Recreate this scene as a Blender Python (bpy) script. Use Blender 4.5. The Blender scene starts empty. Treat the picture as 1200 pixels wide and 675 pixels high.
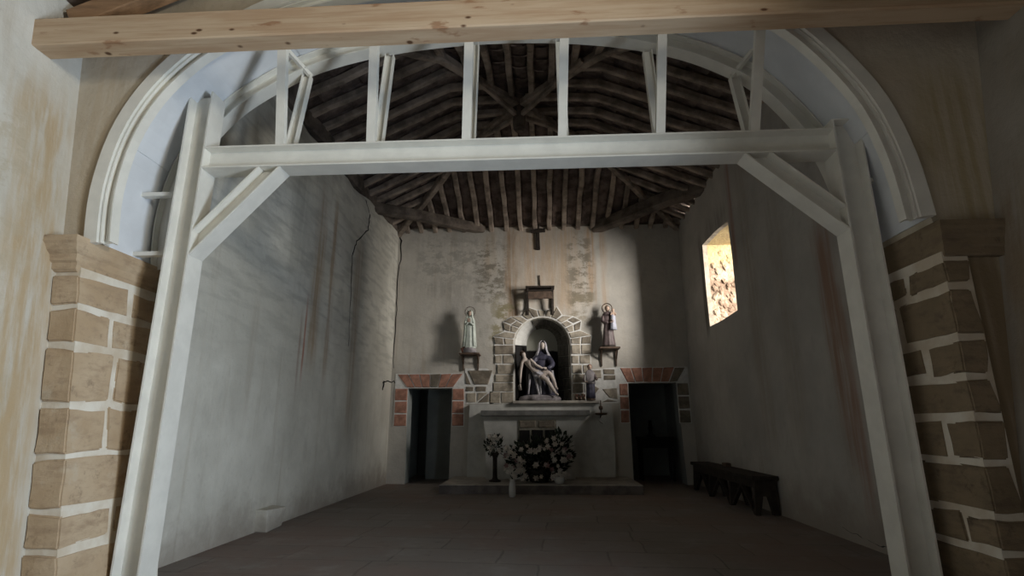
import bpy, bmesh, math, random
from mathutils import Vector, Matrix, noise
random.seed(7)
S = bpy.context.scene
C = S.collection
PI = math.pi
V = Vector

# ------------------------------------------------------------------ helpers
def obj(name, bm, mats, parent=None, smooth=False, fix=True):
    if fix: bmesh.ops.recalc_face_normals(bm, faces=bm.faces)
    me = bpy.data.meshes.new(name); bm.to_mesh(me); bm.free()
    o = bpy.data.objects.new(name, me); C.objects.link(o)
    if not isinstance(mats, (list, tuple)): mats = [mats]
    for m in mats: me.materials.append(m)
    if smooth:
        for p in me.polygons: p.use_smooth = True
    if parent is not None:
        o.parent = parent
        o.matrix_parent_inverse = Matrix.Translation(-V(parent.location)) if parent.location.length else Matrix()
    return o
def tag(o, label=None, cat=None, group=None, kind=None):
    if label: o['label'] = label
    if cat: o['category'] = cat
    if group: o['group'] = group
    if kind: o['kind'] = kind
    return o
def empty(name, loc, label, cat, group=None):
    o = bpy.data.objects.new(name, None); C.objects.link(o)
    o.location = loc; o.empty_display_size = .1
    return tag(o, label, cat, group)
def struct(name, bm, m, fix=True, smooth=False, label=None):
    o = obj(name, bm, m, fix=fix, smooth=smooth); o['kind'] = 'structure'
    if label: o['label'] = label
    return o
def B(): return bmesh.new()
def box(bm, x0, x1, y0, y1, z0, z1, mi=0, jit=0, lean=0):
    vs = []
    for x in (x0, x1):
        for y in (y0, y1):
            for z in (z0, z1):
                j = [random.uniform(-jit, jit) for _ in range(3)] if jit else (0, 0, 0)
                vs.append(bm.verts.new((x + j[0] + lean*z, y + j[1], z + j[2])))
    for f in ((0,1,3,2),(4,6,7,5),(0,4,5,1),(2,3,7,6),(0,2,6,4),(1,5,7,3)):
        fc = bm.faces.new([vs[i] for i in f]); fc.material_index = mi
    return vs
def bevel_all(bm, w, seg=1):
    bmesh.ops.bevel(bm, geom=list(bm.edges), offset=w, segments=seg, affect='EDGES', profile=.7, material=-1)
def bar(bm, A, Bp, w, h, up=(0,0,1), mi=0, w2=None, h2=None):
    """rectangular bar from A to B; w across, h along up"""
    A = V(A); Bp = V(Bp); d = (Bp-A).normalized(); u = V(up); u = (u - d*u.dot(d)).normalized(); s = d.cross(u)
    w2 = w if w2 is None else w2; h2 = h if h2 is None else h2
    r = []
    for P, a, b in ((A, w, h), (Bp, w2, h2)):
        r.append([bm.verts.new(P + s*(sx*a/2) + u*(sy*b/2)) for sx, sy in ((-1,-1),(1,-1),(1,1),(-1,1))])
    for i in range(4):
        f = bm.faces.new((r[0][i], r[0][(i+1)%4], r[1][(i+1)%4], r[1][i])); f.material_index = mi
    bm.faces.new(r[0][::-1]).material_index = mi; bm.faces.new(r[1]).material_index = mi
def rough_bar(bm, pts, w, h, seg=.35, j=.012, up=(0,0,1), mi=0):
    """hewn timber along a polyline, slightly crooked"""
    P = [V(pts[0])]
    for a, b in zip(pts[:-1], pts[1:]):
        a, b = V(a), V(b); n = max(1, int((b-a).length/seg))
        for i in range(1, n+1): P.append(a.lerp(b, i/n))
    rings = []
    for i, p in enumerate(P):
        d = (P[min(i+1, len(P)-1)] - P[max(i-1, 0)]).normalized()
        u = V(up); u = (u - d*u.dot(d)).normalized(); s = d.cross(u)
        off = s*random.uniform(-j, j) + u*random.uniform(-j, j)*.6
        ww = w*random.uniform(.9, 1.1); hh = h*random.uniform(.92, 1.08)
        rg = []
        for a, b in ((-.5,-.32),(-.34,-.5),(.34,-.5),(.5,-.32),(.5,.4),(.35,.5),(-.35,.5),(-.5,.4)):
            rg.append(bm.verts.new(p + off + s*(a*ww) + u*(b*hh)))
        rings.append(rg)
    for r0, r1 in zip(rings[:-1], rings[1:]):
        for i in range(8):
            bm.faces.new((r0[i], r0[(i+1)%8], r1[(i+1)%8], r1[i])).material_index = mi
    bm.faces.new(rings[0][::-1]); bm.faces.new(rings[-1])
def isec(bm, A, Bp, webdir, h, b, t=.014, tw=.01, cutA=None, cutB=None):
    """rolled I-section from A to B. webdir = direction across the web (flange to flange)"""
    A = V(A); Bp = V(Bp); d = (Bp-A).normalized(); u = V(webdir); u = (u-d*u.dot(d)).normalized(); s = d.cross(u)
    pr = [(-b/2,-h/2),(b/2,-h/2),(b/2,-h/2+t),(tw/2,-h/2+t),(tw/2,h/2-t),(b/2,h/2-t),(b/2,h/2),(-b/2,h/2),(-b/2,h/2-t),(-tw/2,h/2-t),(-tw/2,-h/2+t),(-b/2,-h/2+t)]
    def cut(P, c):
        if c is None: return P
        nn = V(c[1]); return P + d*((V(c[0])-P).dot(nn)/d.dot(nn))
    r0 = [bm.verts.new(cut(A + s*x + u*y, cutA)) for x, y in pr]; r1 = [bm.verts.new(cut(Bp + s*x + u*y, cutB)) for x, y in pr]
    n = len(pr)
    for i in range(n): bm.faces.new((r0[i], r0[(i+1)%n], r1[(i+1)%n], r1[i]))
    bm.faces.new(r0[::-1]); bm.faces.new(r1)
def lathe(bm, prof, cx=0, cy=0, n=20, sq=1.0, folds=0, amp=0, fz=None, mi=0, lean=(0,0), phase=0):
    rings = []
    for z, r in prof:
        f = amp*(fz(z) if fz else 1)
        ring = []
        for i in range(n):
            a = 2*PI*i/n
            rr = r*(1 + f*math.cos(folds*a+phase) + f*.5*math.cos((folds*1.7//1)*a+1.3)) if folds else r
            ring.append(bm.verts.new((cx + lean[0]*z + rr*math.cos(a), cy + lean[1]*z + rr*sq*math.sin(a), z)))
        rings.append(ring)
    for r0, r1 in zip(rings[:-1], rings[1:]):
        for i in range(n): bm.faces.new((r0[i], r0[(i+1)%n], r1[(i+1)%n], r1[i])).material_index = mi
    bm.faces.new(rings[0][::-1]).material_index = mi; bm.faces.new(rings[-1]).material_index = mi
def ball(bm, c, r, sx=1, sy=1, sz=1, sub=2, jit=0, mi=0):
    g = bmesh.ops.create_icosphere(bm, subdivisions=sub, radius=1)
    for v in g['verts']:
        k = 1 + (noise.noise(v.co*2.3 + V(c)*3)*jit if jit else 0)
        v.co = V((v.co.x*r*sx*k, v.co.y*r*sy*k, v.co.z*r*sz*k)) + V(c)
        for f in v.link_faces: f.material_index = mi
def torus(bm, c, R, r, axis='Y', n=28, m=8):
    rg = []
    for i in range(n):
        a = 2*PI*i/n; ring = []
        for k in range(m):
            b = 2*PI*k/m; q = R + r*math.cos(b)
            x, y, z = q*math.cos(a), r*math.sin(b), q*math.sin(a)
            ring.append(bm.verts.new(V(c)+V((x, y, z))))
        rg.append(ring)
    for i in range(n):
        for k in range(m): bm.faces.new((rg[i][k], rg[(i+1)%n][k], rg[(i+1)%n][(k+1)%m], rg[i][(k+1)%m]))
def tube(bm, pts, r, n=8, r2=None):
    P = [V(p) for p in pts]; rings = []
    for i, p in enumerate(P):
        d = (P[min(i+1, len(P)-1)] - P[max(i-1, 0)]).normalized()
        u = V((0,0,1)) if abs(d.z) < .9 else V((1,0,0)); u = (u-d*u.dot(d)).normalized(); s = d.cross(u)
        rr = r if r2 is None else r + (r2-r)*i/(len(P)-1)
        rings.append([bm.verts.new(p + (u*math.cos(2*PI*k/n) + s*math.sin(2*PI*k/n))*rr) for k in range(n)])
    for a, b in zip(rings[:-1], rings[1:]):
        for k in range(n): bm.faces.new((a[k], a[(k+1)%n], b[(k+1)%n], b[k]))
    bm.faces.new(rings[0][::-1]); bm.faces.new(rings[-1])
def skin(name, pts, edges, mat, parent, root=0, sub=2):
    """one continuous tapered body grown from a skeleton; pts = (x, y, z, r)"""
    me = bpy.data.meshes.new(name); me.from_pydata([p[:3] for p in pts], edges, []); me.update()
    o = bpy.data.objects.new(name, me); C.objects.link(o)
    me.materials.append(mat)
    sk = o.modifiers.new('skin', 'SKIN'); sk.use_smooth_shade = True
    if not me.skin_vertices: 
        bpy.context.view_layer.objects.active = o
    for i, p in enumerate(pts):
        r = p[3]; r = r if isinstance(r, tuple) else (r, r)
        me.skin_vertices[0].data[i].radius = r
        me.skin_vertices[0].data[i].use_root = (i == root)
    ss = o.modifiers.new('sub', 'SUBSURF'); ss.levels = sub; ss.render_levels = sub
    dg = bpy.context.evaluated_depsgraph_get(); ev = o.evaluated_get(dg)
    nm = bpy.data.meshes.new_from_object(ev); o.modifiers.clear(); o.data = nm
    if not nm.materials: nm.materials.append(mat)
    for p in nm.polygons: p.use_smooth = True
    o.parent = parent; o.matrix_parent_inverse = Matrix.Translation(-V(parent.location))
    return o
def holed(bm, outer, holes, to3, mi=0):
    es = []
    for loop in [outer] + holes:
        vs = [bm.verts.new(to3(*p)) for p in loop]
        es += [bm.edges.new((vs[i], vs[(i+1) % len(vs)])) for i in range(len(vs))]
    r = bmesh.ops.triangle_fill(bm, use_beauty=True, use_dissolve=False, edges=es)
    for f in r['geom']:
        if isinstance(f, bmesh.types.BMFace): f.material_index = mi

# ------------------------------------------------------------------ materials
class NT:
    def __init__(s, name, rough=.85, spec=.3):
        s.m = bpy.data.materials.new(name); s.m.use_nodes = True; s.t = s.m.node_tree
        s.b = s.t.nodes['Principled BSDF']; s.b.inputs['Roughness'].default_value = rough
        s.b.inputs['Specular IOR Level'].default_value = spec
        s.co = s.n('ShaderNodeTexCoord').outputs['Object']
        sp = s.n('ShaderNodeSeparateXYZ'); s.l(s.co, sp.inputs[0]); s.ax = dict(zip('XYZ', sp.outputs))
    def n(s, k): return s.t.nodes.new(k)
    def l(s, a, b): s.t.links.new(a, b)
    def put(s, v, i):
        if isinstance(v, (int, float)): i.default_value = v
        elif isinstance(v, (tuple, list)): i.default_value = (*v[:3], 1) if len(i.default_value) == 4 else v
        else: s.l(v, i)
    def math(s, op, a, b=0., c=None, clamp=False):
        n = s.n('ShaderNodeMath'); n.operation = op; n.use_clamp = clamp
        s.put(a, n.inputs[0]); s.put(b, n.inputs[1])
        if c is not None: s.put(c, n.inputs[2])
        return n.outputs[0]
    def noise(s, scale=(1,1,1), sc=1., det=5, rough=.6, off=(0,0,0)):
        mp = s.n('ShaderNodeMapping'); s.l(s.co, mp.inputs[0]); mp.inputs['Scale'].default_value = scale; mp.inputs['Location'].default_value = off
        n = s.n('ShaderNodeTexNoise'); s.l(mp.outputs[0], n.inputs['Vector']); n.inputs['Scale'].default_value = sc
        n.inputs['Detail'].default_value = det; n.inputs['Roughness'].default_value = rough
        return n.outputs['Fac']
    def ramp(s, f, a, b, lo=0., hi=1.):
        n = s.n('ShaderNodeMapRange'); n.interpolation_type = 'SMOOTHSTEP'; s.put(f, n.inputs[0])
        n.inputs[1].default_value = a; n.inputs[2].default_value = b; n.inputs[3].default_value = lo; n.inputs[4].default_value = hi
        return n.outputs[0]
    def mix(s, f, a, b, mode='MIX'):
        n = s.n('ShaderNodeMix'); n.data_type = 'RGBA'; n.blend_type = mode
        s.put(f, n.inputs[0]); s.put(a, n.inputs[6]); s.put(b, n.inputs[7]); return n.outputs[2]
    def bump(s, h, st=.3, d=.02):
        n = s.n('ShaderNodeBump'); n.inputs['Strength'].default_value = st; n.inputs['Distance'].default_value = d
        s.l(h, n.inputs['Height']); s.l(n.outputs[0], s.b.inputs['Normal'])
    def col(s, c): s.put(c, s.b.inputs['Base Color']); return s.m
    def band(s, axis, c, w, soft=.5):
        """1 inside |axis-c|<w with soft edge"""
        wob = s.noise((2,2,.6), 1.3, 3); wob = s.math('MULTIPLY', s.math('SUBTRACT', wob, .5), w*1.2)
        d = s.math('ABSOLUTE', s.math('ADD', s.math('SUBTRACT', s.ax[axis], c), wob))
        return s.ramp(d, w*(1-soft), w, 1, 0)
    def rng(s, axis, lo, hi, soft):
        return s.math('MULTIPLY', s.ramp(s.ax[axis], lo-soft, lo+soft), s.ramp(s.ax[axis], hi-soft, hi+soft, 1, 0))

def plain(name, c, rough=.7, var=.12, sc=6, bump=.15, metal=0, spec=.3, c2=None, str_=(1,1,1)):
    t = NT(name, rough, spec); t.b.inputs['Metallic'].default_value = metal
    f = t.noise(str_, sc, 5)
    lo = tuple(x*(1-var) for x in c) if c2 is None else c2
    hi = tuple(min(1, x*(1+var)) for x in c) if c2 is None else c
    t.col(t.mix(t.ramp(f, .35, .65), lo, hi)); 
    if bump: t.bump(t.noise(str_, sc*4, 4), bump, .01)
    return t.m
def plaster(name, base=(.56,.53,.47), dark=(.40,.38,.34), streaks=(), axis='Y', stroke=False, blotch=(), zdark=None, grime=.5):
    t = NT(name, .93, .1)
    big = t.noise((1,1,1), .55, 6); c = t.mix(t.ramp(big, .38, .66), dark, base)
    mid = t.noise((1,1,.5), 2.6, 7, .7, (3,1,8)); c = t.mix(t.math('MULTIPLY', t.ramp(mid, .5, .75), grime), c, tuple(x*.72 for x in dark))
    fine = t.noise((1,1,1), 14, 6, .7); c = t.mix(t.math('MULTIPLY', t.ramp(fine, .55, .8), .25), c, (.28,.26,.23))
    vs = t.noise((5,5,.25), 1.0, 5, .6, (9,2,0)); c = t.mix(t.math('MULTIPLY', t.ramp(vs, .56, .76), .35), c, (.36,.29,.20))
    if stroke:   # slanting trowel strokes, upper part
        mp = t.n('ShaderNodeMapping'); t.l(t.co, mp.inputs[0]); mp.inputs['Rotation'].default_value = (math.radians(-38),0,0); mp.inputs['Scale'].default_value = (1,.9,5)
        n = t.n('ShaderNodeTexNoise'); t.l(mp.outputs[0], n.inputs['Vector']); n.inputs['Scale'].default_value = 1.6; n.inputs['Detail'].default_value = 6
        m = t.math('MULTIPLY', t.ramp(n.outputs['Fac'], .45, .65), t.ramp(t.ax['Z'], 1.6, 3.4)); c = t.mix(t.math('MULTIPLY', m, .4), c, (.33,.32,.28))
    for (cc, w, z0, z1, colr, st) in streaks:
        vn = t.noise((7,7,.35), 1.4, 5, .65, (cc,0,0))
        m = t.math('MULTIPLY', t.band(axis, cc, w, .8), t.rng('Z', z0, z1, .35)); m = t.math('MULTIPLY', m, t.ramp(vn, .3, .62, .15, 1))
        c = t.mix(t.math('MULTIPLY', m, st), c, colr)
    for (cu, wu, z0, z1, colr, st) in blotch:
        bn = t.noise((1,1,1.6), 2.3, 7, .72, (cu,5,2))
        m = t.math('MULTIPLY', t.band(axis, cu, wu, .7), t.rng('Z', z0, z1, .3)); m = t.math('MULTIPLY', m, t.ramp(bn, .47, .56))
        c = t.mix(t.math('MULTIPLY', m, st), c, colr)
    if zdark:    # darker brown towards the floor, uneven edge
        dn = t.noise((1,1,1), 1.7, 6, .7); zz = t.math('ADD', t.ax['Z'], t.math('MULTIPLY', t.math('SUBTRACT', dn, .5), 1.0))
        c = t.mix(t.ramp(zz, 0, zdark, .6, 0), c, (.24,.19,.15))
    t.bump(t.math('ADD', t.noise((1,1,1), 5, 7, .65), t.math('MULTIPLY', t.noise((1,1,1), .9, 3), 3.)), .45, .04)
    return t.col(c)

BR = (.36,.25,.15); RED = (.42,.18,.12); RUST = (.45,.27,.13); GREYD = (.19,.18,.16)
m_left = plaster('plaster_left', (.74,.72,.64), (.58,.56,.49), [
    (8.75,.30,2.4,5.4,BR,.75),(9.35,.16,2.2,5.4,BR,.7),(8.45,.05,2.2,3.3,RED,.9),(10.75,.30,1.3,5.2,BR,.5),(8.3,.06,1.9,3.0,(.3,.2,.15),.6),
    (6.9,.12,1.6,3.0,(.35,.28,.2),.4),(7.9,.5,3.6,5.6,(.33,.32,.27),.4)], 'Y', True, zdark=.55, grime=.35)
m_back = plaster('plaster_back', (.62,.59,.53), (.48,.46,.42), [
    (-.75,.26,3.9,6.6,(.34,.21,.11),.9),(.62,.7,4.2,6.6,(.48,.35,.23),.7),(-.15,.7,4.5,6.6,(.50,.36,.24),.7),(-2.6,1.2,4.7,5.0,(.30,.28,.25),.6),(1.35,.18,4.5,6.6,RUST,.8),(1.7,.12,4.2,6.6,RUST,.5),(-1.3,.3,5.2,6.5,(.4,.28,.16),.4)],  # wide grey band at upper left is a shadow band painted in
    'X', False, [(-1.3,.7,4.5,6.1,(.22,.20,.16),.85),(1.05,.45,4.2,6.3,(.25,.22,.17),.9),(-.9,.55,3.3,4.6,(.28,.25,.15),.9),(1.1,.4,3.9,4.7,(.27,.23,.16),.7),(-2.4,1.2,5.0,6.3,(.30,.29,.26),.5)], grime=.35)
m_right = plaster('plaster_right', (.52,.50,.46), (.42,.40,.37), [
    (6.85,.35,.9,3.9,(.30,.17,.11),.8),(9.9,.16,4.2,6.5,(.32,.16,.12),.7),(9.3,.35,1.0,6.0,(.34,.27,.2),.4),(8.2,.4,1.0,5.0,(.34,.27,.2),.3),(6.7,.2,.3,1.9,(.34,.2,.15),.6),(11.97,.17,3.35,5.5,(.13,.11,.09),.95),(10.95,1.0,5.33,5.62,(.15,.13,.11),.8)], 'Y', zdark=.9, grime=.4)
m_nave = plaster('plaster_nave', (.62,.61,.56), (.50,.47,.40), [(3.9,.42,0,4.2,(.42,.30,.16),.85),(3.2,.2,.5,4.4,(.46,.39,.27),.5),(2.7,.25,0,5,(.44,.40,.31),.45)], 'Y', blotch=[(3.4,.6,1.0,4.0,(.42,.36,.26),.6)], grime=.45)
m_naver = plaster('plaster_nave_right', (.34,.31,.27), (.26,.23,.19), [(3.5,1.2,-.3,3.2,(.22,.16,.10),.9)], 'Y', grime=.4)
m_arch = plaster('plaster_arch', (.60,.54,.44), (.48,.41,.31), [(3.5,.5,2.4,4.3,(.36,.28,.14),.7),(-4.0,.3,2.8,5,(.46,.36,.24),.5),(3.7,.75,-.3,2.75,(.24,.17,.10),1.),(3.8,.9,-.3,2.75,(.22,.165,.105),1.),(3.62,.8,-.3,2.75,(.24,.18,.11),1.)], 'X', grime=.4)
m_white = plain('whitewash', (.58,.58,.55), .9, .1, 3, .2)
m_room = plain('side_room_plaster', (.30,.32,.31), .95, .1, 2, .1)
m_black = plain('black_paint', (.012,.011,.011), .8, .2, 5, .1)
m_darkwood = plain('dark_old_wood', (.034,.026,.021), .75, .3, 8, .4, str_=(1,1,1))
m_console = plain('brown_console_wood', (.11,.075,.055), .7, .3, 9, .3)
m_mortar = plain('pale_mortar', (.76,.71,.61), .95, .15, 2.2, .5, c2=(.58,.49,.37))
m_mortarw = plain('white_mortar', (.72,.72,.70), .95, .1, 9, .4)
m_mortard = plain('dull_mortar', (.30,.28,.23), .95, .2, 9, .3)
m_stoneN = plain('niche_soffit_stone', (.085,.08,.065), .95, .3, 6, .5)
m_stoneG = plain('grey_brown_stone', (.36,.32,.26), .95, .3, 5, .6)
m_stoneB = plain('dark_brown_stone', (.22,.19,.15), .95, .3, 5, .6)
m_brick = plain('red_brick_stone', (.42,.22,.16), .95, .25, 6, .5)
m_slab = plain('altar_slab_stone', (.20,.20,.19), .8, .2, 6, .3)
m_dais = plain('dais_stone', (.40,.37,.33), .9, .2, 3, .4)
m_daisr = plain('dais_riser_stone', (.16,.14,.13), .9, .3, 3, .4)
m_steel = plain('cream_painted_steel', (.74,.72,.65), .45, .05, 4, .06, spec=.4)
m_plate = plain('white_painted_sheet', (.70,.72,.74), .5, .05, 2.0, .06, spec=.35)
def sandstone(name, c1, c2, c3):
    t = NT(name, .95, .1)
    c = t.mix(t.ramp(t.noise((1,1,1), 1.3, 5, .6), .36, .64), c1, c2)
    c = t.mix(t.math('MULTIPLY', t.ramp(t.noise((1,1,3), 4, 6, .7, (4,4,4)), .45, .7), .85), c, c3); c = t.mix(t.math('MULTIPLY', t.ramp(t.noise((1,1,1), 7, 6, .75, (9,4,1)), .55, .7), .6), c, tuple(x*.55 for x in c3)); c = t.mix(t.math('MULTIPLY', t.ramp(t.noise((1,1,1), 2.3, 6, .7, (1,7,1)), .56, .72), .5), c, (.55,.50,.40) if c1[0] > .4 else c2)
    t.bump(t.noise((1,1,1), 11, 7, .7), .5, .02); return t.col(c)
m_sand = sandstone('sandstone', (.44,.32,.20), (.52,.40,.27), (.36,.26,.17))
m_sandr = sandstone('shaded_sandstone', (.22,.17,.11), (.28,.215,.14), (.16,.12,.085))  # m_sand darkened: shade of the unlit right side put into the colour
def pine():
    t = NT('pine', .6, .3)
    g = t.noise((1.2,9,16), 1.0, 6, .6); g2 = t.noise((.5,14,30), 1.4, 4, .6, (3,3,3))
    c = t.mix(t.ramp(g, .35, .65), (.47,.32,.20), (.57,.43,.29)); c = t.mix(t.math('MULTIPLY', t.ramp(g2, .5, .7), .5), c, (.38,.24,.14))
    vo = t.n('ShaderNodeTexVoronoi'); mp = t.n('ShaderNodeMapping'); t.l(t.co, mp.inputs[0]); mp.inputs['Scale'].default_value = (3.4,4.2,7.0); t.l(mp.outputs[0], vo.inputs['Vector'])
    vo.inputs['Scale'].default_value = 1.0
    c = t.mix(t.ramp(vo.outputs['Distance'], .05, .13, 1, 0), c, (.10,.045,.02))
    pn = t.noise((1.6,3,6), 1.0, 5, .6, (7,1,5)); c = t.mix(t.math('MULTIPLY', t.ramp(pn, .62, .68), .7), c, (.28,.13,.06))
    t.bump(g2, .15, .005); return t.col(c)
m_pine = pine()
m_plank = plain('brown_planks', (.30,.18,.10), .75, .3, 1.2, .3, str_=(1,8,8))
m_plankd = plain('dark_planks', (.09,.065,.05), .8, .3, 1.5, .3, str_=(1,6,6))
m_rafter = plain('weathered_rafter', (.31,.255,.21), .85, .4, 3, .6, str_=(1,1,1))
m_beamd = plain('hewn_dark_beam', (.14,.115,.095), .85, .4, 3, .7)
m_tile = plain('roof_tile', (.15,.115,.10), .9, .45, 3.5, .4)
def floor_mat():
    t = NT('stone_floor', .8, .3)
    mp = t.n('ShaderNodeMapping'); t.l(t.co, mp.inputs[0]); mp.inputs['Rotation'].default_value = (0,0,.05); mp.inputs['Location'].default_value = (.3,.2,0)
    wn = t.n('ShaderNodeTexNoise'); t.l(mp.outputs[0], wn.inputs['Vector']); wn.inputs['Scale'].default_value = 1.5
    ad = t.n('ShaderNodeVectorMath'); ad.operation = 'MULTIPLY_ADD'; t.l(wn.outputs['Color'], ad.inputs[0]); ad.inputs[1].default_value = (.10,.10,.10); t.l(mp.outputs[0], ad.inputs[2])
    b = t.n('ShaderNodeTexBrick'); t.l(ad.outputs[0], b.inputs['Vector']); b.inputs['Scale'].default_value = 1; b.inputs['Brick Width'].default_value = 1.15; b.inputs['Row Height'].default_value = .62
    b.inputs['Mortar Size'].default_value = .014; b.inputs['Mortar Smooth'].default_value = .3; b.offset = .37; b.squash = 1.5; b.squash_frequency = 3
    b.inputs['Color1'].default_value = (.25,.22,.20,1); b.inputs['Color2'].default_value = (.215,.19,.172,1); b.inputs['Mortar'].default_value = (.165,.145,.13,1)
    c = b.outputs['Color']
    c = t.mix(t.math('MULTIPLY', t.ramp(t.noise((1,1,1), .5, 5, .6), .42, .62), .6), c, (.235,.165,.14))
    c = t.mix(t.math('MULTIPLY', t.ramp(t.noise((1,1,1), 1.6, 7, .7, (5,5,5)), .5, .72), .6), c, (.31,.285,.26))
    c = t.mix(t.math('MULTIPLY', t.ramp(t.noise((1,2,1), 3.6, 6, .7, (8,5,5)), .58, .72), .7), c, (.13,.115,.10))
    t.bump(t.math('ADD', t.noise((1,1,1), 3, 7, .65), t.math('MULTIPLY', b.outputs['Fac'], -.6)), .5, .03)
    return t.col(c)
m_floor = floor_mat()
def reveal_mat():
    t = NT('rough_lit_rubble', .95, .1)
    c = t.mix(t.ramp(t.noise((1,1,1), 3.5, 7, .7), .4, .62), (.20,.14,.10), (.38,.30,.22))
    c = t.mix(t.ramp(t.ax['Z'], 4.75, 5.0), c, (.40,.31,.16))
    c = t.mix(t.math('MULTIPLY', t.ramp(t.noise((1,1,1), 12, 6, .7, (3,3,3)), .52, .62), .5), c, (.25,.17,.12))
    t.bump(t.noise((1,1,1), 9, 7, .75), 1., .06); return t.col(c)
m_rub = reveal_mat()
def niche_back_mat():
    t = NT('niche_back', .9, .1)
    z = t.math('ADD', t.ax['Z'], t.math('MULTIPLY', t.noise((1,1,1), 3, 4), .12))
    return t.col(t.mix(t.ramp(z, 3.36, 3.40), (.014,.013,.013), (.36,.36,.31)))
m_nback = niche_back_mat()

# ------------------------------------------------------------------ key dimensions
XL, XR, Y1, YB = -3.81, 3.70, 5.25, 13.69
def lx(z): return -3.55 - .125*z            # leaning left reveal
def nx(z): return -3.80 - .108*z            # leaning left nave wall
def rx(z): return 3.12 + .008*z
arch = [(-3.87,2.87),(-3.91,3.37),(-3.84,3.92),(-3.65,4.38),(-3.34,4.77),(-3.0,5.03),(-2.56,5.28),(-2.0,5.46),(-1.3,5.58),(-.5,5.63),
        (.3,5.60),(1.0,5.50),(1.6,5.33),(2.05,5.11),(2.38,4.87),(2.69,4.48),(2.94,4.03),(3.08,3.5),(3.13,2.96)]
def catmull(P, k=4):
    out = []
    for i in range(len(P)-1):
        p0, p1, p2, p3 = P[max(i-1,0)], P[i], P[i+1], P[min(i+2,len(P)-1)]
        for j in range(k):
            t = j/k
            out.append(tuple(.5*((2*b)+(-a+c)*t+(2*a-5*b+4*c-d)*t*t+(-a+3*b-3*c+d)*t**3) for a,b,c,d in zip(p0,p1,p2,p3)))
    out.append(P[-1]); return out
AP = catmull(arch)
def offs(P, n):      # offset inward by n
    out = []
    for i in range(len(P)):
        a = V(P[max(i-1,0)]); b = V(P[min(i+1,len(P)-1)]); t = (b-a).normalized()
        out.append((P[i][0] + t.y*n, P[i][1] - t.x*n))
    return out

# ------------------------------------------------------------------ shell
bm = B(); vs = [bm.verts.new(p) for p in ((-6,-9,0),(6,-9,0),(6,16.5,0),(-6,16.5,0))]; bm.faces.new(vs)
struct('floor', bm, m_floor, label='worn stone slab floor with dark joints')

bm = B()      # chapel left wall
n = 24; top = [6.15 if Y1+(YB-Y1)*i/n < 10 else 6.15+.4*((Y1+(YB-Y1)*i/n)-10)/3.69 for i in range(n+1)]
lo = []; hi = []
for i in range(n+1):
    y = Y1-.2+(YB-Y1+.2)*i/n; t = top[i] + random.uniform(-.05,.05)
    lo.append(bm.verts.new((XL, y, 0))); hi.append(bm.verts.new((XL, y, t)))
for i in range(n): bm.faces.new((lo[i], lo[i+1], hi[i+1], hi[i]))
o2 = [bm.verts.new((XL-.7, v.co.y, v.co.z)) for v in hi]
for i in range(n): bm.faces.new((hi[i], hi[i+1], o2[i+1], o2[i]))
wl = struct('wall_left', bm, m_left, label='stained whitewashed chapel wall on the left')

# chapel right wall with window
wy0, wy1, wz0, wz1 = 10.1, 11.8, 3.45, 5.28
bm = B()
wh = [(wy0,wz0),(wy0+.9,wz0-.02),(wy1,wz0),(wy1+.02,4.3),(wy1,wz1+.04),(wy0+.8,wz1+.03),(wy0,wz1-.04),(wy0-.02,4.4)]
holed(bm, [(Y1-.2,0),(YB,0),(YB,6.55),(Y1-.2,6.55)], [wh], lambda a,b: (XR, a, b))
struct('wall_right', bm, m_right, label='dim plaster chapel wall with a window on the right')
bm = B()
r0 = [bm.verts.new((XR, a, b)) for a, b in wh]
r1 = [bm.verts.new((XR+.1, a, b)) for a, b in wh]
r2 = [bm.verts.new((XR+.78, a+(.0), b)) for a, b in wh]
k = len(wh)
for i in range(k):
    bm.faces.new((r0[i], r0[(i+1)%k], r1[(i+1)%k], r1[i])).material_index = 2  # inner strip coloured dark so the reveal edge looks shaded
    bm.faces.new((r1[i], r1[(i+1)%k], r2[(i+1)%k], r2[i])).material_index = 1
# rubble relief on the far jamb
for i in range(60):
    zz = random.uniform(wz0+.05, wz1-.1); xx = XR+random.uniform(.16,.7)
    ball(bm, (xx, wy1+.01, zz), random.uniform(.03,.09), 1, .5, 1, 1, .6, 1)
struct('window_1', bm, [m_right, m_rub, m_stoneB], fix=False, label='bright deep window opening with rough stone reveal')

# back wall : two doors and niche
ncx, nh, nsp, nb = .05, .70, 3.37, 1.96
def narch(h, sp, b, cx=ncx, n=16, cr=None):
    cr = h if cr is None else cr
    return [(cx-h, b)] + [(cx - h*math.cos(PI*i/n), sp + cr*math.sin(PI*i/n)) for i in range(n+1)] + [(cx+h, b)]
dL = [(-3.35,.001),(-3.36,2.29),(-2.24,2.29),(-2.27,.001)]
dR = [(2.17,.001),(2.16,2.39),(3.34,2.40),(3.42,.001)]
bm = B()
holed(bm, [(XL,0),(dL[0][0],0),dL[1],dL[2],(dL[3][0],0),(dR[0][0],0),dR[1],dR[2],(dR[3][0],0),(XR,0),(XR,6.62),(XL,6.62)], [narch(nh,nsp,nb)], lambda a,b: (a, YB, b))
struct('wall_back', bm, m_back, label='altar wall with brown water stains and two doorways')
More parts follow.
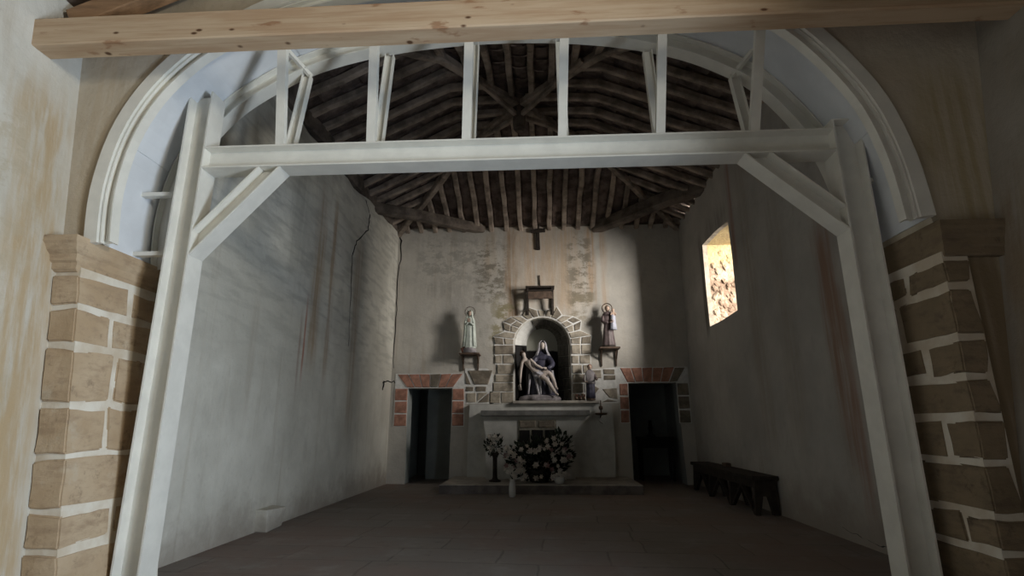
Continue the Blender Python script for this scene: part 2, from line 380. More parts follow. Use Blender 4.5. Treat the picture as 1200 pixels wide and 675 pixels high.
# door passages
def passage(nm, d, lab, inner):
    bm = B(); dd = [bm.verts.new((a, YB, b)) for a, b in d]; e = [bm.verts.new((a, YB+.45, b)) for a, b in d]
    for i in (0,1,2): bm.faces.new((dd[i], dd[i+1], e[i+1], e[i]))
    x0, x1 = inner
    zt = 2.9; yb = YB+.45; ye = 16.2
    q = [bm.verts.new(p) for p in ((x0,yb,0),(x0,ye,0),(x1,ye,0),(x1,yb,0),(x0,yb,zt),(x0,ye,zt),(x1,ye,zt),(x1,yb,zt))]
    for f in ((0,1,5,4),(1,2,6,5),(2,3,7,6),(4,5,6,7)): bm.faces.new([q[i] for i in f])
    bm.faces.new((q[4], q[7], e[2], e[1])); bm.faces.new((q[0], q[4], e[1], e[0])); bm.faces.new((q[7], q[3], e[3], e[2]))
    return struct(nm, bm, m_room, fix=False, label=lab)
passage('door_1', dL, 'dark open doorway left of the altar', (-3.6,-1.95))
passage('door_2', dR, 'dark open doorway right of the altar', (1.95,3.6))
bm = B(); box(bm, -3.12, -1.96, 15.0, 16.2, 0, 2.9); o = struct('trim_1', bm, m_room, label='pale wall corner inside the left doorway')

# niche interior
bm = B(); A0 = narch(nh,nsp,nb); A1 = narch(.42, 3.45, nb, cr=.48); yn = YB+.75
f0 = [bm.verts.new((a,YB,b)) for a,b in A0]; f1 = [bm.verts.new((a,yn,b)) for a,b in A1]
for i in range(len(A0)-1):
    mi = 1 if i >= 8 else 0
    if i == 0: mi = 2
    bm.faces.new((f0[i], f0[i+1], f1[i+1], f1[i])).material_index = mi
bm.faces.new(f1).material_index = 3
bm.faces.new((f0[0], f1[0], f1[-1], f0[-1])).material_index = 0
def lerp3(i, t, d):       # point on the reveal, index float i, depth d
    k = min(int(i), len(A0)-2); fr = i-k
    a = V((A0[k][0], YB, A0[k][1])).lerp(V((A0[k+1][0], YB, A0[k+1][1])), fr); b = V((A1[k][0], yn, A1[k][1])).lerp(V((A1[k+1][0], yn, A1[k+1][1])), fr)
    return a.lerp(b, t)
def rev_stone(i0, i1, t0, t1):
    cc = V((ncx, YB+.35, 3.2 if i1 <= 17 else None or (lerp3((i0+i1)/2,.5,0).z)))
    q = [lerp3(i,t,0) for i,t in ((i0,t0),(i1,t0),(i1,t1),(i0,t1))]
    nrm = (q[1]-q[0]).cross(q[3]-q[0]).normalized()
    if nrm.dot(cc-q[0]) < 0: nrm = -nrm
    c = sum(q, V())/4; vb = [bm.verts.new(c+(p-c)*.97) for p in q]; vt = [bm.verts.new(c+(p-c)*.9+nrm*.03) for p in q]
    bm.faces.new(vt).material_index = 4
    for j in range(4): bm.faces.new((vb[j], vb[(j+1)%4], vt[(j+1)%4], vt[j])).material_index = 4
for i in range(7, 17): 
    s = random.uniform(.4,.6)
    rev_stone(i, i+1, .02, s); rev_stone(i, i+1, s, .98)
for j in range(5):
    s = random.uniform(.35,.6); rev_stone(17+j/5, 17+(j+1)/5, .02, s); rev_stone(17+j/5, 17+(j+1)/5, s, .98)
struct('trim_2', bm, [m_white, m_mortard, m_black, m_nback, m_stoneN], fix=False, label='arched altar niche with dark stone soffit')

# ---- stone surrounds (masonry pattern on the altar wall)
def stones(bm, polys, y, t=.022, gap=.025):
    """polys: (list of (x,z), material index); facing -Y"""
    for P, mi in polys:
        c = V((sum(p[0] for p in P)/len(P), sum(p[1] for p in P)/len(P)))
        vb, vt = [], []
        for p in P:
            d = V(p)-c; L = d.length; q = c + d*max(.3, (L-gap)/L) + V((random.uniform(-.008,.008), random.uniform(-.008,.008)))
            q2 = c + d*max(.3, (L-gap-.015)/L)
            vb.append(bm.verts.new((q.x, y, q.y))); vt.append(bm.verts.new((q2.x, y-t, q2.y)))
        bm.faces.new(vt).material_index = mi; k = len(P)
        for j in range(k): bm.faces.new((vb[j], vb[(j+1)%k], vt[(j+1)%k], vt[j])).material_index = mi
def mortar_poly(bm, P, y, mi=0, t=.012):
    a = [bm.verts.new((x, y, z)) for x, z in P]; b = [bm.verts.new((x, y-t, z)) for x, z in P]; bm.faces.new(b).material_index = mi
    for j in range(len(P)): bm.faces.new((a[j], a[(j+1)%len(P)], b[(j+1)%len(P)], b[j])).material_index = mi
ys = YB-.012
def door_surround(nm, d, xa, xb, ztop, zbot, lab, kinds):
    bm = B(); (x0,_),(_,zt),(x1,_) = d[0], d[1], d[2]; x0 = d[1][0]
    for P in ([(xa,zt),(xb,zt),(xb,ztop),(xa,ztop)], [(xa,zbot),(x0,zbot),(x0,zt),(xa,zt)], [(x1,zbot),(xb,zbot),(xb,zt),(x1,zt)]): mortar_poly(bm, P, YB)
    ps = []; n = 6; cx = (x0+x1)/2
    xs_b = [x0-.02+(x1-x0+.04)*i/n for i in range(n+1)]; xs_t = [xa+.04+(xb-xa-.08)*i/n for i in range(n+1)]
    for i in range(n): ps.append(([(xs_b[i],zt),(xs_b[i+1],zt),(xs_t[i+1],ztop),(xs_t[i],ztop)], kinds[i % len(kinds)]))
    h = (zt-zbot)/3
    for i in range(3):
        zc = zbot+h*i; ps.append(([(xa,zc),(x0,zc),(x0,zc+h),(xa,zc+h)], 1 if nm != 'trim_4' else 1)); ps.append(([(x1,zc),(xb,zc),(xb,zc+h),(x1,zc+h)], 1 if nm == 'trim_3' else 2))
    stones(bm, ps, ys); return struct(nm, bm, [m_mortarw, m_brick, m_stoneB], label=lab)
door_surround('trim_3', dL, -3.70, -1.92, 2.66, 1.35, 'red brick and white mortar surround of the left doorway', [1,1,1,2,1,1])
door_surround('trim_4', dR, 1.93, 3.64, 2.78, 1.42, 'brick and stone surround of the right doorway', [1,1,1,1,1,2])
bm = B()     # niche surround : radial stones over white mortar
ps = []; n = 15
ring_o = []
for i in range(n+1):
    a = PI*i/n; r = 1.22 + .12*math.sin(i*2.3) - .06*math.sin(a); ring_o.append((ncx-r*math.cos(a), nsp+r*math.sin(a)*.82))
ring_i = [(ncx-(nh+.02)*math.cos(PI*i/n), nsp+(nh+.02)*math.sin(PI*i/n)) for i in range(n+1)]
for i in range(n):
    q = [ring_i[i], ring_i[i+1], ring_o[i+1], ring_o[i]]; mortar_poly(bm, q, YB)
    if i in (2,3,11,12,0,14):
        mi_ = [((a[0]+b[0])/2, (a[1]+b[1])/2) for a, b in ((ring_i[i],ring_o[i]),(ring_i[i+1],ring_o[i+1]))]
        ps += [([ring_i[i],ring_i[i+1],mi_[1],mi_[0]],1),([mi_[0],mi_[1],ring_o[i+1],ring_o[i]],2)]
    else: ps.append((q, 1 if i % 3 else 2))
zb = 1.9
for sgn, rows in ((-1, [(1.9,2.2,[0,.34,.62]),(2.2,2.42,[0,.55]),(2.42,2.62,[0,.5]),(2.62,2.88,[0,.45]),(2.88,3.12,[0,.3,.5]),(3.12,3.37,[0,.52])]),
                  (1, [(1.9,2.14,[0,.2,.46]),(2.14,2.4,[0,.3,.5]),(2.4,2.62,[0,.45]),(2.62,2.86,[0,.28,.5]),(2.86,3.1,[0,.2,.5]),(3.1,3.37,[0,.25,.52])])):
    for z0, z1, xs in rows:
        e = ncx+sgn*(nh+.02); mortar_poly(bm, [(e,z0),(e+sgn*xs[-1],z0),(e+sgn*xs[-1],z1),(e,z1)], YB)
        for a, b in zip(xs[:-1], xs[1:]): ps.append(([(e+sgn*a,z0),(e+sgn*b,z0),(e+sgn*b,z1),(e+sgn*a,z1)], random.choice((1,1,2))))
# masonry between left door and niche, and right of the niche
mortar_poly(bm, [(-1.92,1.9),(-1.2,1.9),(-1.2,2.62),(-1.35,2.78),(-1.92,2.78)], YB); mortar_poly(bm, [(1.17,1.9),(1.93,1.9),(1.93,2.78),(1.17,2.72)], YB)
ps += [([(-1.86,2.74),(-1.2,2.74),(-1.32,2.36),(-1.7,2.36)],2),([(-1.9,2.36),(-1.76,2.36),(-1.9,2.7)],2),([(-1.9,2.2),(-1.68,2.2),(-1.68,2.33),(-1.9,2.33)],2),([(-1.66,2.2),(-1.36,2.2),(-1.36,2.33),(-1.66,2.33)],2),
       ([(-1.88,1.92),(-1.62,1.92),(-1.62,2.18),(-1.88,2.18)],1),([(-1.6,1.92),(-1.3,1.92),(-1.3,2.18)],2),([(-1.6,1.94),(-1.6,2.18),(-1.32,2.18)],1),
       ([(1.2,2.5),(1.52,2.5),(1.52,2.72),(1.2,2.72)],1),([(1.54,2.6),(1.86,2.6),(1.86,2.74),(1.54,2.74)],2),([(1.54,2.46),(1.88,2.46),(1.88,2.58),(1.54,2.58)],2),
       ([(1.5,2.26),(1.9,2.28),(1.9,1.98),(1.66,2.02)],1),([(1.2,1.94),(1.46,2.26),(1.2,2.42)],2),([(1.46,1.92),(1.9,1.94),(1.62,2.02)],2)]
stones(bm, ps, ys); struct('trim_5', bm, [m_mortarw, m_stoneG, m_stoneB], label='irregular stonework with white joints around the niche')

# ---- arch wall between nave and chapel
bm = B()
path = [(lx(z), z) for z in (0,.7,1.4,2.1,2.8)] + [(p[0]-.015, p[1]) for p in AP[1:-1]] + [(rx(z), z) for z in (2.9,2.1,1.4,.7,0)]
cx0 = -.37
outp = [(cx0+(x-cx0)*1.75, z*1.55 if z > 2.8 else z*1.55) for x, z in path]
fr = [bm.verts.new((x,4.2,z)) for x,z in path]; fo = [bm.verts.new((x,4.2,z)) for x,z in outp]
bk = [bm.verts.new((x,Y1,z)) for x,z in path]; bo = [bm.verts.new((x,Y1,z)) for x,z in outp]
for i in range(len(path)-1):
    bm.faces.new((fr[i],fr[i+1],fo[i+1],fo[i])); bm.faces.new((bk[i],bk[i+1],bo[i+1],bo[i])); bm.faces.new((fr[i],fr[i+1],bk[i+1],bk[i]))
struct('wall_arch', bm, m_arch, label='plastered wall pierced by the wide arch')

# pilasters under the springing : blocks over mortar
def pilaster(nm, side, zs, joints, ms, lab, mm, xface):
    bm = B(); X = lx if side < 0 else rx; cnt = 0
    def sb(z0, z1, y0, y1, d, mi, xo):
        v = []
        for z in (z0, z1):
            xi = X(z) - side*d; xoz = xo(z)
            for (x, y) in ((xi,y0),(xi,y1),(xoz,y1),(xoz,y0)): v.append(bm.verts.new((x+random.uniform(-.005,.005), y+(random.uniform(-.004,.004) if mi == 0 else random.uniform(-.02,.02) if y > 4.2 else 0), z+random.uniform(-.016,.016)*mi)))
        fs = [bm.faces.new([v[i] for i in f]) for f in ((0,1,2,3),(4,7,6,5),(0,4,5,1),(1,5,6,2),(2,6,7,3),(3,7,4,0))]
        for f in fs: f.material_index = mi
    xo = xface
    sb(0, 2.66, 4.165, Y1+.005, .014, 0, xo)
    nf = len(bm.faces)
    for (z0, z1), js in zip(zip(zs[:-1], zs[1:]), joints):
        ys_ = [4.145] + js + [Y1-.02]; g = .026
        for a, b in zip(ys_[:-1], ys_[1:]):
            sb(z0+g, z1-g, a+(g if a > 4.15 else 0), b-g if b < Y1-.05 else b, .026, 1, (lambda z: xo(z)) )
    es = [e for e in bm.edges if any(f.material_index == 1 for f in e.link_faces)]
    bmesh.ops.bevel(bm, geom=es, offset=.012, segments=2, affect='EDGES', material=1)
    bmesh.ops.subdivide_edges(bm, edges=[e for e in bm.edges if e.calc_length() > .16 and any(f.material_index == 1 for f in e.link_faces)], cuts=4, use_grid_fill=True)
    for v in bm.verts:
        if any(f.material_index == 1 for f in v.link_faces) and v.co.y > 4.13:
            d = noise.noise_vector(v.co*5.5); v.co += V((d.x*.008, d.y*.010, d.z*.020))
    return struct(nm, bm, [mm, ms], label=lab)
pilaster('trim_6', -1, [.0,.46,.74,1.13,1.53,1.99,2.31,2.62], [[],[4.66],[],[4.53],[4.58],[4.53],[4.73]], m_sand, 'lit sandstone block pilaster at the left of the arch', m_mortar, lambda z: nx(z)+.0)
pilaster('trim_7', 1, [.0,.49,.74,1.09,1.41,1.70,1.98,2.38,2.62], [[],[4.43],[],[4.45],[],[4.53],[4.77],[4.59]], m_sandr, 'shaded sandstone block pilaster at the right of the arch', m_mortar, lambda z: 3.27+.05*math.sin(5*z+1)**2)
# moulded capitals
def capital(nm, side, ms, lab, z0, xo, k_=1.):
    bm = B(); X = lx if side < 0 else rx
    prof = [(0,.0),(.02,.028),(.07,.032),(.085,.055),(.14,.06),(.17,.095),(.215,.115),(.235,.135),(.285,.13),(.30,.0)]
    a, b = [], []
    for dz, pr in prof:
        z = z0+dz; pr *= k_; px = X(2.7)-side*pr*.55; py = 4.15-pr
        a.append([bm.verts.new((xo(z)+side*0.02 if side > 0 else xo(z), py, z)), bm.verts.new((px+random.uniform(-.006,.006), py, z)), bm.verts.new((px, Y1-.02, z))])
    for r0, r1 in zip(a[:-1], a[1:]):
        for i in range(2): bm.faces.new((r0[i], r0[i+1], r1[i+1], r1[i]))
    bk = [bm.verts.new((xo(z0+.3), Y1-.02, z0+.3)), bm.verts.new((xo(z0), Y1-.02, z0))]
    bm.faces.new((a[-1][0], a[-1][1], a[-1][2], bk[0])); bm.faces.new((a[0][2], a[0][1], a[0][0], bk[1]))
    return struct(nm, bm, ms, label=lab)
capital('trim_8', -1, m_sand, 'weathered moulded sandstone capital at the left springing', 2.62, lambda z: nx(z)+.0)
capital('trim_9', 1, m_sandr, 'shaded moulded capital at the right springing', 2.62, lambda z: 3.24+.125*z, .3)

# ---- nave shell
bm = B()
for y0, y1 in [(-9+i*1.1, -9+(i+1)*1.1) for i in range(12)]:
    for z0, z1 in ((0,1.5),(1.5,3),(3,4.5),(4.5,6.5)):
        bm.faces.new([bm.verts.new(p) for p in ((nx(z0),y0,z0),(nx(z0),y1,z0),(nx(z1),y1,z1),(nx(z1),y0,z1))])
bmesh.ops.remove_doubles(bm, verts=bm.verts, dist=.001)
struct('wall_nave_left', bm, m_nave, label='sunlit plaster side wall of the nave on the left')
bm = B(); box(bm, 3.25, 3.9, -9, 4.2, 0, 6.5, lean=.125)
struct('wall_nave_right', bm, m_naver, label='dim plaster side wall of the nave on the right')
bm = B(); box(bm, -5.2, -1.6, -9.4, -9, 0, 6.5); box(bm, .6, 3.9, -9.4, -9, 0, 6.5); box(bm, -1.6, .6, -9.4, -9, 2.8, 6.5)
struct('wall_nave_rear', bm, m_nave, label='rear wall of the nave with its entrance')
# nave roof boarding
bm = B()
for sx in (-1, 1):
    for i in range(22):
        y0 = -9 + i*.6
        a = V((sx*4.7-.1, y0, 5.0)); b = V((-.1, y0, 7.2))
        vv = [bm.verts.new(p) for p in (a, a+V((0,.585,0)), b+V((0,.585,0)), b)]; bm.faces.new(vv)
        vv2 = [bm.verts.new(p+V((0,0,.05))) for p in (a, a+V((0,.6,0)), b+V((0,.6,0)), b)]; bm.faces.new(vv2)
struct('ceiling', bm, m_plankd, fix=False, label='dark boarded nave roof')

# ------------------------------------------------------------------ chapel roof
EX0, EX1, EY0, EY1 = -3.95, 3.85, 5.2, 13.85
HX, HY, ZE, ZK, SK = -.35, 9.46, 6.5, 7.62, .64
def zs_(s): return ZE + (ZK-ZE)*min(s/SK, 1) + .05*max(0, s-SK)/(1-SK)
def smin(x, y):
    sx = (x-EX0)/(HX-EX0) if x < HX else (EX1-x)/(EX1-HX)
    sy = (y-EY0)/(HY-EY0) if y < HY else (EY1-y)/(EY1-HY)
    return max(0, min(sx, sy))
bm = B()     # tile fields: bulging courses between the rafters, stepped rows
def tile_field(side, step):
    if side in 'LR':
        ex = EX0 if side == 'L' else EX1; a0, a1 = EY0, EY1
    else:
        ex = EY1 if side == 'B' else EY0; a0, a1 = EX0, EX1
    n = int((a1-a0)/step); hc = HY if side in 'LR' else HX
    ht = HX if side in 'LR' else HY
    for i in range(n):
        u0 = a0+step*i; u1 = u0+step; uc = (u0+u1)/2
        smax = (uc-a0)/(hc-a0) if uc < hc else (a1-uc)/(a1-hc)
        L = abs(ht-ex)*min(1, smax+.06); rows = max(1, int(L/.32))
        for r in range(rows):
            d0 = L*r/rows; d1 = L*(r+1)/rows+.05; g = []
            for d, up in ((d0, .0), (d1, .055)):
                ring = []
                for k in range(7):
                    a = PI*k/6; uu = uc - (step/2)*math.cos(a)*.98; s = d/abs(ht-ex)
                    z = zs_(min(s,1.05)) + .10 + up - .10*math.sin(a) + random.uniform(-.006,.006)
                    w = ex + (ht-ex)*s
                    ring.append(bm.verts.new((w, uu, z) if side in 'LR' else (uu, w, z)))
                g.append(ring)
            for k in range(6): bm.faces.new((g[0][k], g[0][k+1], g[1][k+1], g[1][k]))
for sd, st in (('L',.46),('R',.46),('B',.385),('F',.385)): tile_field(sd, st)
tf = struct('ceiling_1', bm, m_tile, fix=False, label='underside of the clay tile roof over the chapel')
for p in tf.data.polygons: p.use_smooth = False
bm = B(); q = [bm.verts.new(p) for p in ((EX0-.6,EY0-.3,ZE+.05),(EX1+.6,EY0-.3,ZE+.05),(EX1+.6,EY1+.4,ZE+.05),(EX0-.6,EY1+.4,ZE+.05))]; ap = bm.verts.new((HX,HY,9.0))
for i in range(4): bm.faces.new((q[i], q[(i+1)%4], ap))
struct('ceiling_2', bm, m_tile, fix=False, label='outer clay tile layer of the chapel roof')

rf = empty('roof_frame', (HX,HY,6.5), 'old hewn rafters of the hipped chapel roof fanning from a central post', 'roof frame')
def rafter(side, u):
    if side in 'LR':
        ex, ht, a0, a1, hc = (EX0 if side=='L' else EX1), HX, EY0, EY1, HY
    else: ex, ht, a0, a1, hc = (EY1 if side=='B' else EY0), HY, EX0, EX1, HX
    smax = (u-a0)/(hc-a0) if u < hc else (a1-u)/(a1-hc)
    if smax < .06: return
    smax = min(smax, .97); ss = [0.0] + ([SK, smax] if smax > SK+.03 else [smax])
    P = []
    for s in ss:
        w = ex+(ht-ex)*s; z = zs_(s)-.045; P.append((w,u,z) if side in 'LR' else (u,w,z))
    b = B(); rough_bar(b, P, .11 if side in 'LR' else .12, .13, .4, .016); obj('rafter', b, m_rafter, rf)
for sd, st, a0, a1 in (('L',.46,EY0,EY1),('R',.46,EY0,EY1),('B',.385,EX0,EX1),('F',.385,EX0,EX1)):
    for i in range(1, int((a1-a0)/st)+1): rafter(sd, a0+st*i)
for cx_, cy_ in ((EX0,EY1),(EX1,EY1),(EX0,EY0),(EX1,EY0)):
    P = []
    for s in (0, SK, .99): P.append((cx_+(HX-cx_)*s, cy_+(HY-cy_)*s, zs_(s)-.13))
    b = B(); rough_bar(b, P, .15, .16, .5, .02); obj('hip_beam', b, m_rafter, rf)
b = B(); lathe(b, [(6.95,.07),(7.0,.11),(7.15,.13),(7.3,.12),(7.8,.12)], HX, HY, 10); obj('king_post', b, m_beamd, rf)
for dx, dy in ((-.75,-.9),(1.15,-1.35),(-.8,1.05),(1.25,1.15)):
    b = B(); rough_bar(b, [(HX,HY,7.28),(HX+dx,HY+dy,7.50)], .085, .09, .4, .01); obj('brace', b, m_rafter, rf)

# dragon ties across the back corners, wall plate
bm = B(); rough_bar(bm, [(-3.95,11.55,6.33),(-2.9,12.5,6.46),(-1.55,13.72,6.56)], .26, .24, .5, .03)
tag(obj('corner_tie_beam', bm, m_beamd), 'rough dark beam across the left rear corner under the roof', 'beam')
bm = B(); rough_bar(bm, [(3.85,11.3,6.62),(2.7,12.5,6.56),(1.5,13.72,6.52)], .26, .32, .5, .03)
tag(obj('corner_tie_beam', bm, m_beamd), 'thick dark beam across the right rear corner near the window', 'beam')
bm = B(); rough_bar(bm, [(-3.9,13.74,6.62),(3.8,13.74,6.62)], .16, .12, .5, .02)
tag(obj('wall_plate', bm, m_beamd), 'long dark timber along the top of the altar wall', 'beam')
bm = B(); rough_bar(bm, [(-3.86,5.6,6.35),(-3.86,10.4,6.4),(-3.86,13.7,6.6)], .16, .3, .35, .04)
tag(obj('wall_plate', bm, m_beamd), 'rough dark timber along the top of the cracked left wall', 'beam')
bm = B(); rough_bar(bm, [(3.8,5.6,6.6),(3.8,13.7,6.62)], .16, .16, .5, .03)
tag(obj('wall_plate', bm, m_beamd), 'dark timber along the top of the wall with the window', 'beam')

# ------------------------------------------------------------------ steel portal
YP = 4.71
pf = empty('steel_portal_frame', (-.26,YP,0), 'cream painted steel portal frame of two posts, crossbeam and knee braces under the arch', 'steel frame')
b = B(); isec(b, (-3.375,YP,0), (-3.375,YP,4.63), (1,0,0), .24, .22, .016); obj('post', b, m_steel, pf)
b = B(); isec(b, (2.855,YP,0), (2.855,YP,4.09), (1,0,0), .25, .22, .016); box(b, 2.725, 2.985, YP-.115, YP+.115, 4.09, 4.102); obj('post', b, m_steel, pf)
b = B(); isec(b, (-3.255,YP,3.90), (2.73,YP,3.90), (0,0,1), .23, .22, .016); obj('crossbeam', b, m_steel, pf)
b = B(); isec(b, (-3.255,YP,3.03), (-2.59,YP,3.785), (1,0,-1), .17, .21, .014, cutA=((-3.252,0,0),(1,0,0)), cutB=((0,0,3.783),(0,0,1))); obj('knee_brace', b, m_steel, pf)
b = B(); isec(b, (2.73,YP,3.14), (2.03,YP,3.785), (-1,0,-1), .17, .21, .014, cutA=((2.727,0,0),(1,0,0)), cutB=((0,0,3.783),(0,0,1))); obj('knee_brace', b, m_steel, pf)
for x, zf, zr in ((-2.51,5.06,5.05),(-1.61,5.28,5.27),(-.68,5.38,5.37),(.24,5.38,5.37),(1.16,5.24,5.2),(2.03,4.92,4.86)):
    b = B(); bar(b, (x,4.64,4.015), (x+.05,4.36,zf), .085, .06, (0,-1,0)); obj('front_strut', b, m_steel, pf)
    b = B(); isec(b, (x+.02,4.78,4.015), (x+.02,4.99,zr), (1,0,0), .095, .075, .008, .006); obj('rear_strut', b, m_steel, pf)
for A_, B_ in (((-3.88,YP,3.56),(-3.49,YP,3.56)),((-3.86,YP,2.95),(-3.49,YP,2.95)),((2.97,YP,3.52),(3.06,YP,3.52))):
    b = B(); bar(b, A_, B_, .06, .04); obj('spacer', b, m_steel, pf)
for x, z, dx in ((-2.45,5.05,-.22),(2.03,4.86,.2)):
    b = B(); bar(b, (x,4.99,z), (x+dx,4.7,z+.2), .04, .04); obj('tie', b, m_steel, pf)

ar = empty('steel_arch_lining', (-.37,4.65,2.87), 'white painted steel arch ribs and curved sheet lining inside the stone arch', 'arch lining')
def sweep(bm, pr, closed=True):
    """pr: list of (inward offset, y) profile swept along the arch path"""
    L = [offs(AP, n) for n, _ in pr]; rings = [[bm.verts.new((L[k][i][0], pr[k][1], L[k][i][1])) for k in range(len(pr))] for i in range(len(AP))]
    for a, c in zip(rings[:-1], rings[1:]):
        for k in range(len(pr)): bm.faces.new((a[k], a[(k+1)%len(pr)], c[(k+1)%len(pr)], c[k]))
    bm.faces.new(rings[0][::-1]); bm.faces.new(rings[-1])
def ring_I(bm, y0, y1, n0, n1, t=.014):
    ym = (y0+y1)/2; w = .006
    sweep(bm, [(n0,y0),(n0,y1),(n0+t,y1),(n0+t,ym+w),(n1-t,ym+w),(n1-t,y1),(n1,y1),(n1,y0),(n1-t,y0),(n1-t,ym-w),(n0+t,ym-w),(n0+t,y0)])
b = B(); ring_I(b, 4.175, 4.27, .112, .205); obj('front_rib', b, m_steel, ar)
b = B(); sweep(b, [(-.01,4.15),(-.01,4.21),(.105,4.21),(.105,4.15)]); obj('edge_band', b, m_steel, ar)
b = B(); ring_I(b, 4.90, 5.06, .035, .20); obj('rear_rib', b, m_steel, ar)
# lining sheets, each a straight run, lapped
idx = list(range(0, len(AP), 8)); idx[-1] = len(AP)-1
LP = offs(AP, .028)
for q, (i0, i1) in enumerate(zip(idx[:-1], idx[1:])):
    b = B(); a_, c_ = i0, min(i1+1, len(AP)-1); o_ = .008*(q % 2); PP = offs(AP, .02+o_); PQ = offs(AP, .012+o_)
    for i in range(a_, c_):
        v = [b.verts.new((P_[j][0], y, P_[j][1])) for P_ in (PP, PQ) for j, y in ((i,4.2),(i+1,4.2),(i+1,5.08),(i,5.08))]
        for f in ((0,1,2,3),(7,6,5,4),(0,3,7,4),(1,5,6,2),(0,4,5,1),(3,2,6,7)): b.faces.new([v[k] for k in f])
    obj('lining_sheet', b, m_plate, ar)

# ------------------------------------------------------------------ timbers in the nave
bm = B(); bar(bm, (-4.36,3.80,4.64), (3.86,3.80,4.66), .20, .27); bevel_all(bm, .012)
tag(obj('tie_beam', bm, m_pine), 'large pale pine beam with knots spanning the nave above the arch', 'beam')
bm = B(); bar(bm, (-4.26,4.0,4.97), (-2.9,4.05,5.62), .16, .20); bevel_all(bm, .01)
tag(obj('nave_rafter', bm, m_plank), 'brown sloping rafter above the left end of the pine beam', 'rafter')
bm = B(); bar(bm, (3.76,4.0,4.97), (2.4,4.05,5.6), .16, .20); bevel_all(bm, .01)
tag(obj('nave_rafter', bm, m_plankd), 'dark sloping rafter above the right end of the pine beam', 'rafter')

# ------------------------------------------------------------------ altar
bm = B(); box(bm, -2.14, 2.04, 11.72, YB-.012, 0, .183, 1)
for f in bm.faces:
    if f.calc_center_median().z > .18: f.material_index = 0
bmesh.ops.bevel(bm, geom=[e for e in bm.edges if all(v.co.z > .1 for v in e.verts)], offset=.012, segments=1, affect='EDGES')
tag(obj('altar_step', bm, [m_dais, m_daisr]), 'low pale stone platform in front of the altar wall', 'step')
al = empty('altar', (-.15,13.2,.185), 'whitewashed masonry altar with a grey slab top', 'altar')
bm = B(); F = [(-1.31,.185),(.75,.185),(.75,1.12),(.86,1.32),(1.06,1.585),(-1.38,1.585),(-1.34,1.30),(-1.31,1.12)]
a = [bm.verts.new((x,13.0,z)) for x,z in F]; c = [bm.verts.new((x,13.46,z)) for x,z in F]; bm.faces.new(a); bm.faces.new(c[::-1])
for i in range(len(F)): bm.faces.new((a[i], a[(i+1)%len(F)], c[(i+1)%len(F)], c[i]))
obj('body', bm, m_white, al)
bm = B(); box(bm, -1.42, 1.12, 12.88, 13.46, 1.588, 1.715); bevel_all(bm, .01); obj('slab', bm, m_slab, al)
bm = B(); mortar_poly(bm, [(-.56,.90),(.34,.90),(.34,1.50),(-.56,1.50)], 13.0)
stones(bm, [([(-.54,1.32),(-.12,1.32),(-.12,1.48),(-.54,1.48)],1),([(-.1,1.32),(.33,1.32),(.33,1.48),(-.1,1.48)],1),
            ([(-.54,.94),(-.26,.94),(-.26,1.29),(-.54,1.29)],2),([(-.24,.94),(.04,.94),(.04,1.29),(-.24,1.29)],2),([(.06,.94),(.32,.94),(.32,1.29),(.06,1.29)],2)], 12.988)
obj('stone_front', bm, [m_mortard, m_stoneB, m_black], al)
bm = B()
vv = [(-1.80,.185),(1.72,.185),(1.74,1.0),(1.70,1.88),(-1.76,1.88),(-1.80,1.0)]
a = [bm.verts.new((x,13.47,z)) for x,z in vv]; c = [bm.verts.new((x,YB-.005,z)) for x,z in vv]; bm.faces.new(a); bm.faces.new(c[::-1])
for i in range(6): bm.faces.new((a[i], a[(i+1)%6], c[(i+1)%6], c[i]))
rb = obj('altar_base_wall', bm, m_white); tag(rb, 'whitewashed low masonry bench wall behind the altar', 'masonry bench')
bm = B(); box(bm, .78, 1.08, 13.455, 13.47, .78, 1.12); bevel_all(bm, .004); obj('panel', bm, m_white, rb)
bm = B(); box(bm, -.70, 1.40, 13.36, YB-.002, 1.885, 1.955); bevel_all(bm, .012)
tag(obj('niche_sill', bm, m_dais), 'pale stone sill projecting under the arched niche', 'sill')

# ------------------------------------------------------------------ statues
m_skin = plain('painted_flesh', (.52,.38,.30), .5, .1, 8, .05)
m_pale = plain('pale_flesh', (.47,.41,.37), .5, .12, 8, .05)
m_robeW = plain('white_green_robe', (.62,.68,.62), .5, .12, 6, .1)
m_robeB = plain('brown_habit', (.13,.10,.10), .5, .2, 6, .1)
m_robeN = plain('navy_robe', (.050,.050,.075), .4, .4, 6, .1)
m_veil = plain('pale_veil', (.40,.39,.42), .5, .3, 9, .1)
m_hair = plain('dark_hair', (.05,.03,.02), .6, .2, 9, .2)
m_rhair = plain('reddish_hair', (.16,.07,.05), .6, .2, 9, .2)
m_gold = plain('gilt', (.45,.33,.14), .35, .2, 9, .05, metal=.8)
m_dgold = plain('tarnished_ring', (.10,.07,.05), .4, .2, 9, .05, metal=.6)
m_rock = plain('painted_rock', (.26,.24,.25), .8, .35, 6, .4)
m_dress = plain('child_dress', (.45,.47,.55), .5, .1, 6, .1)

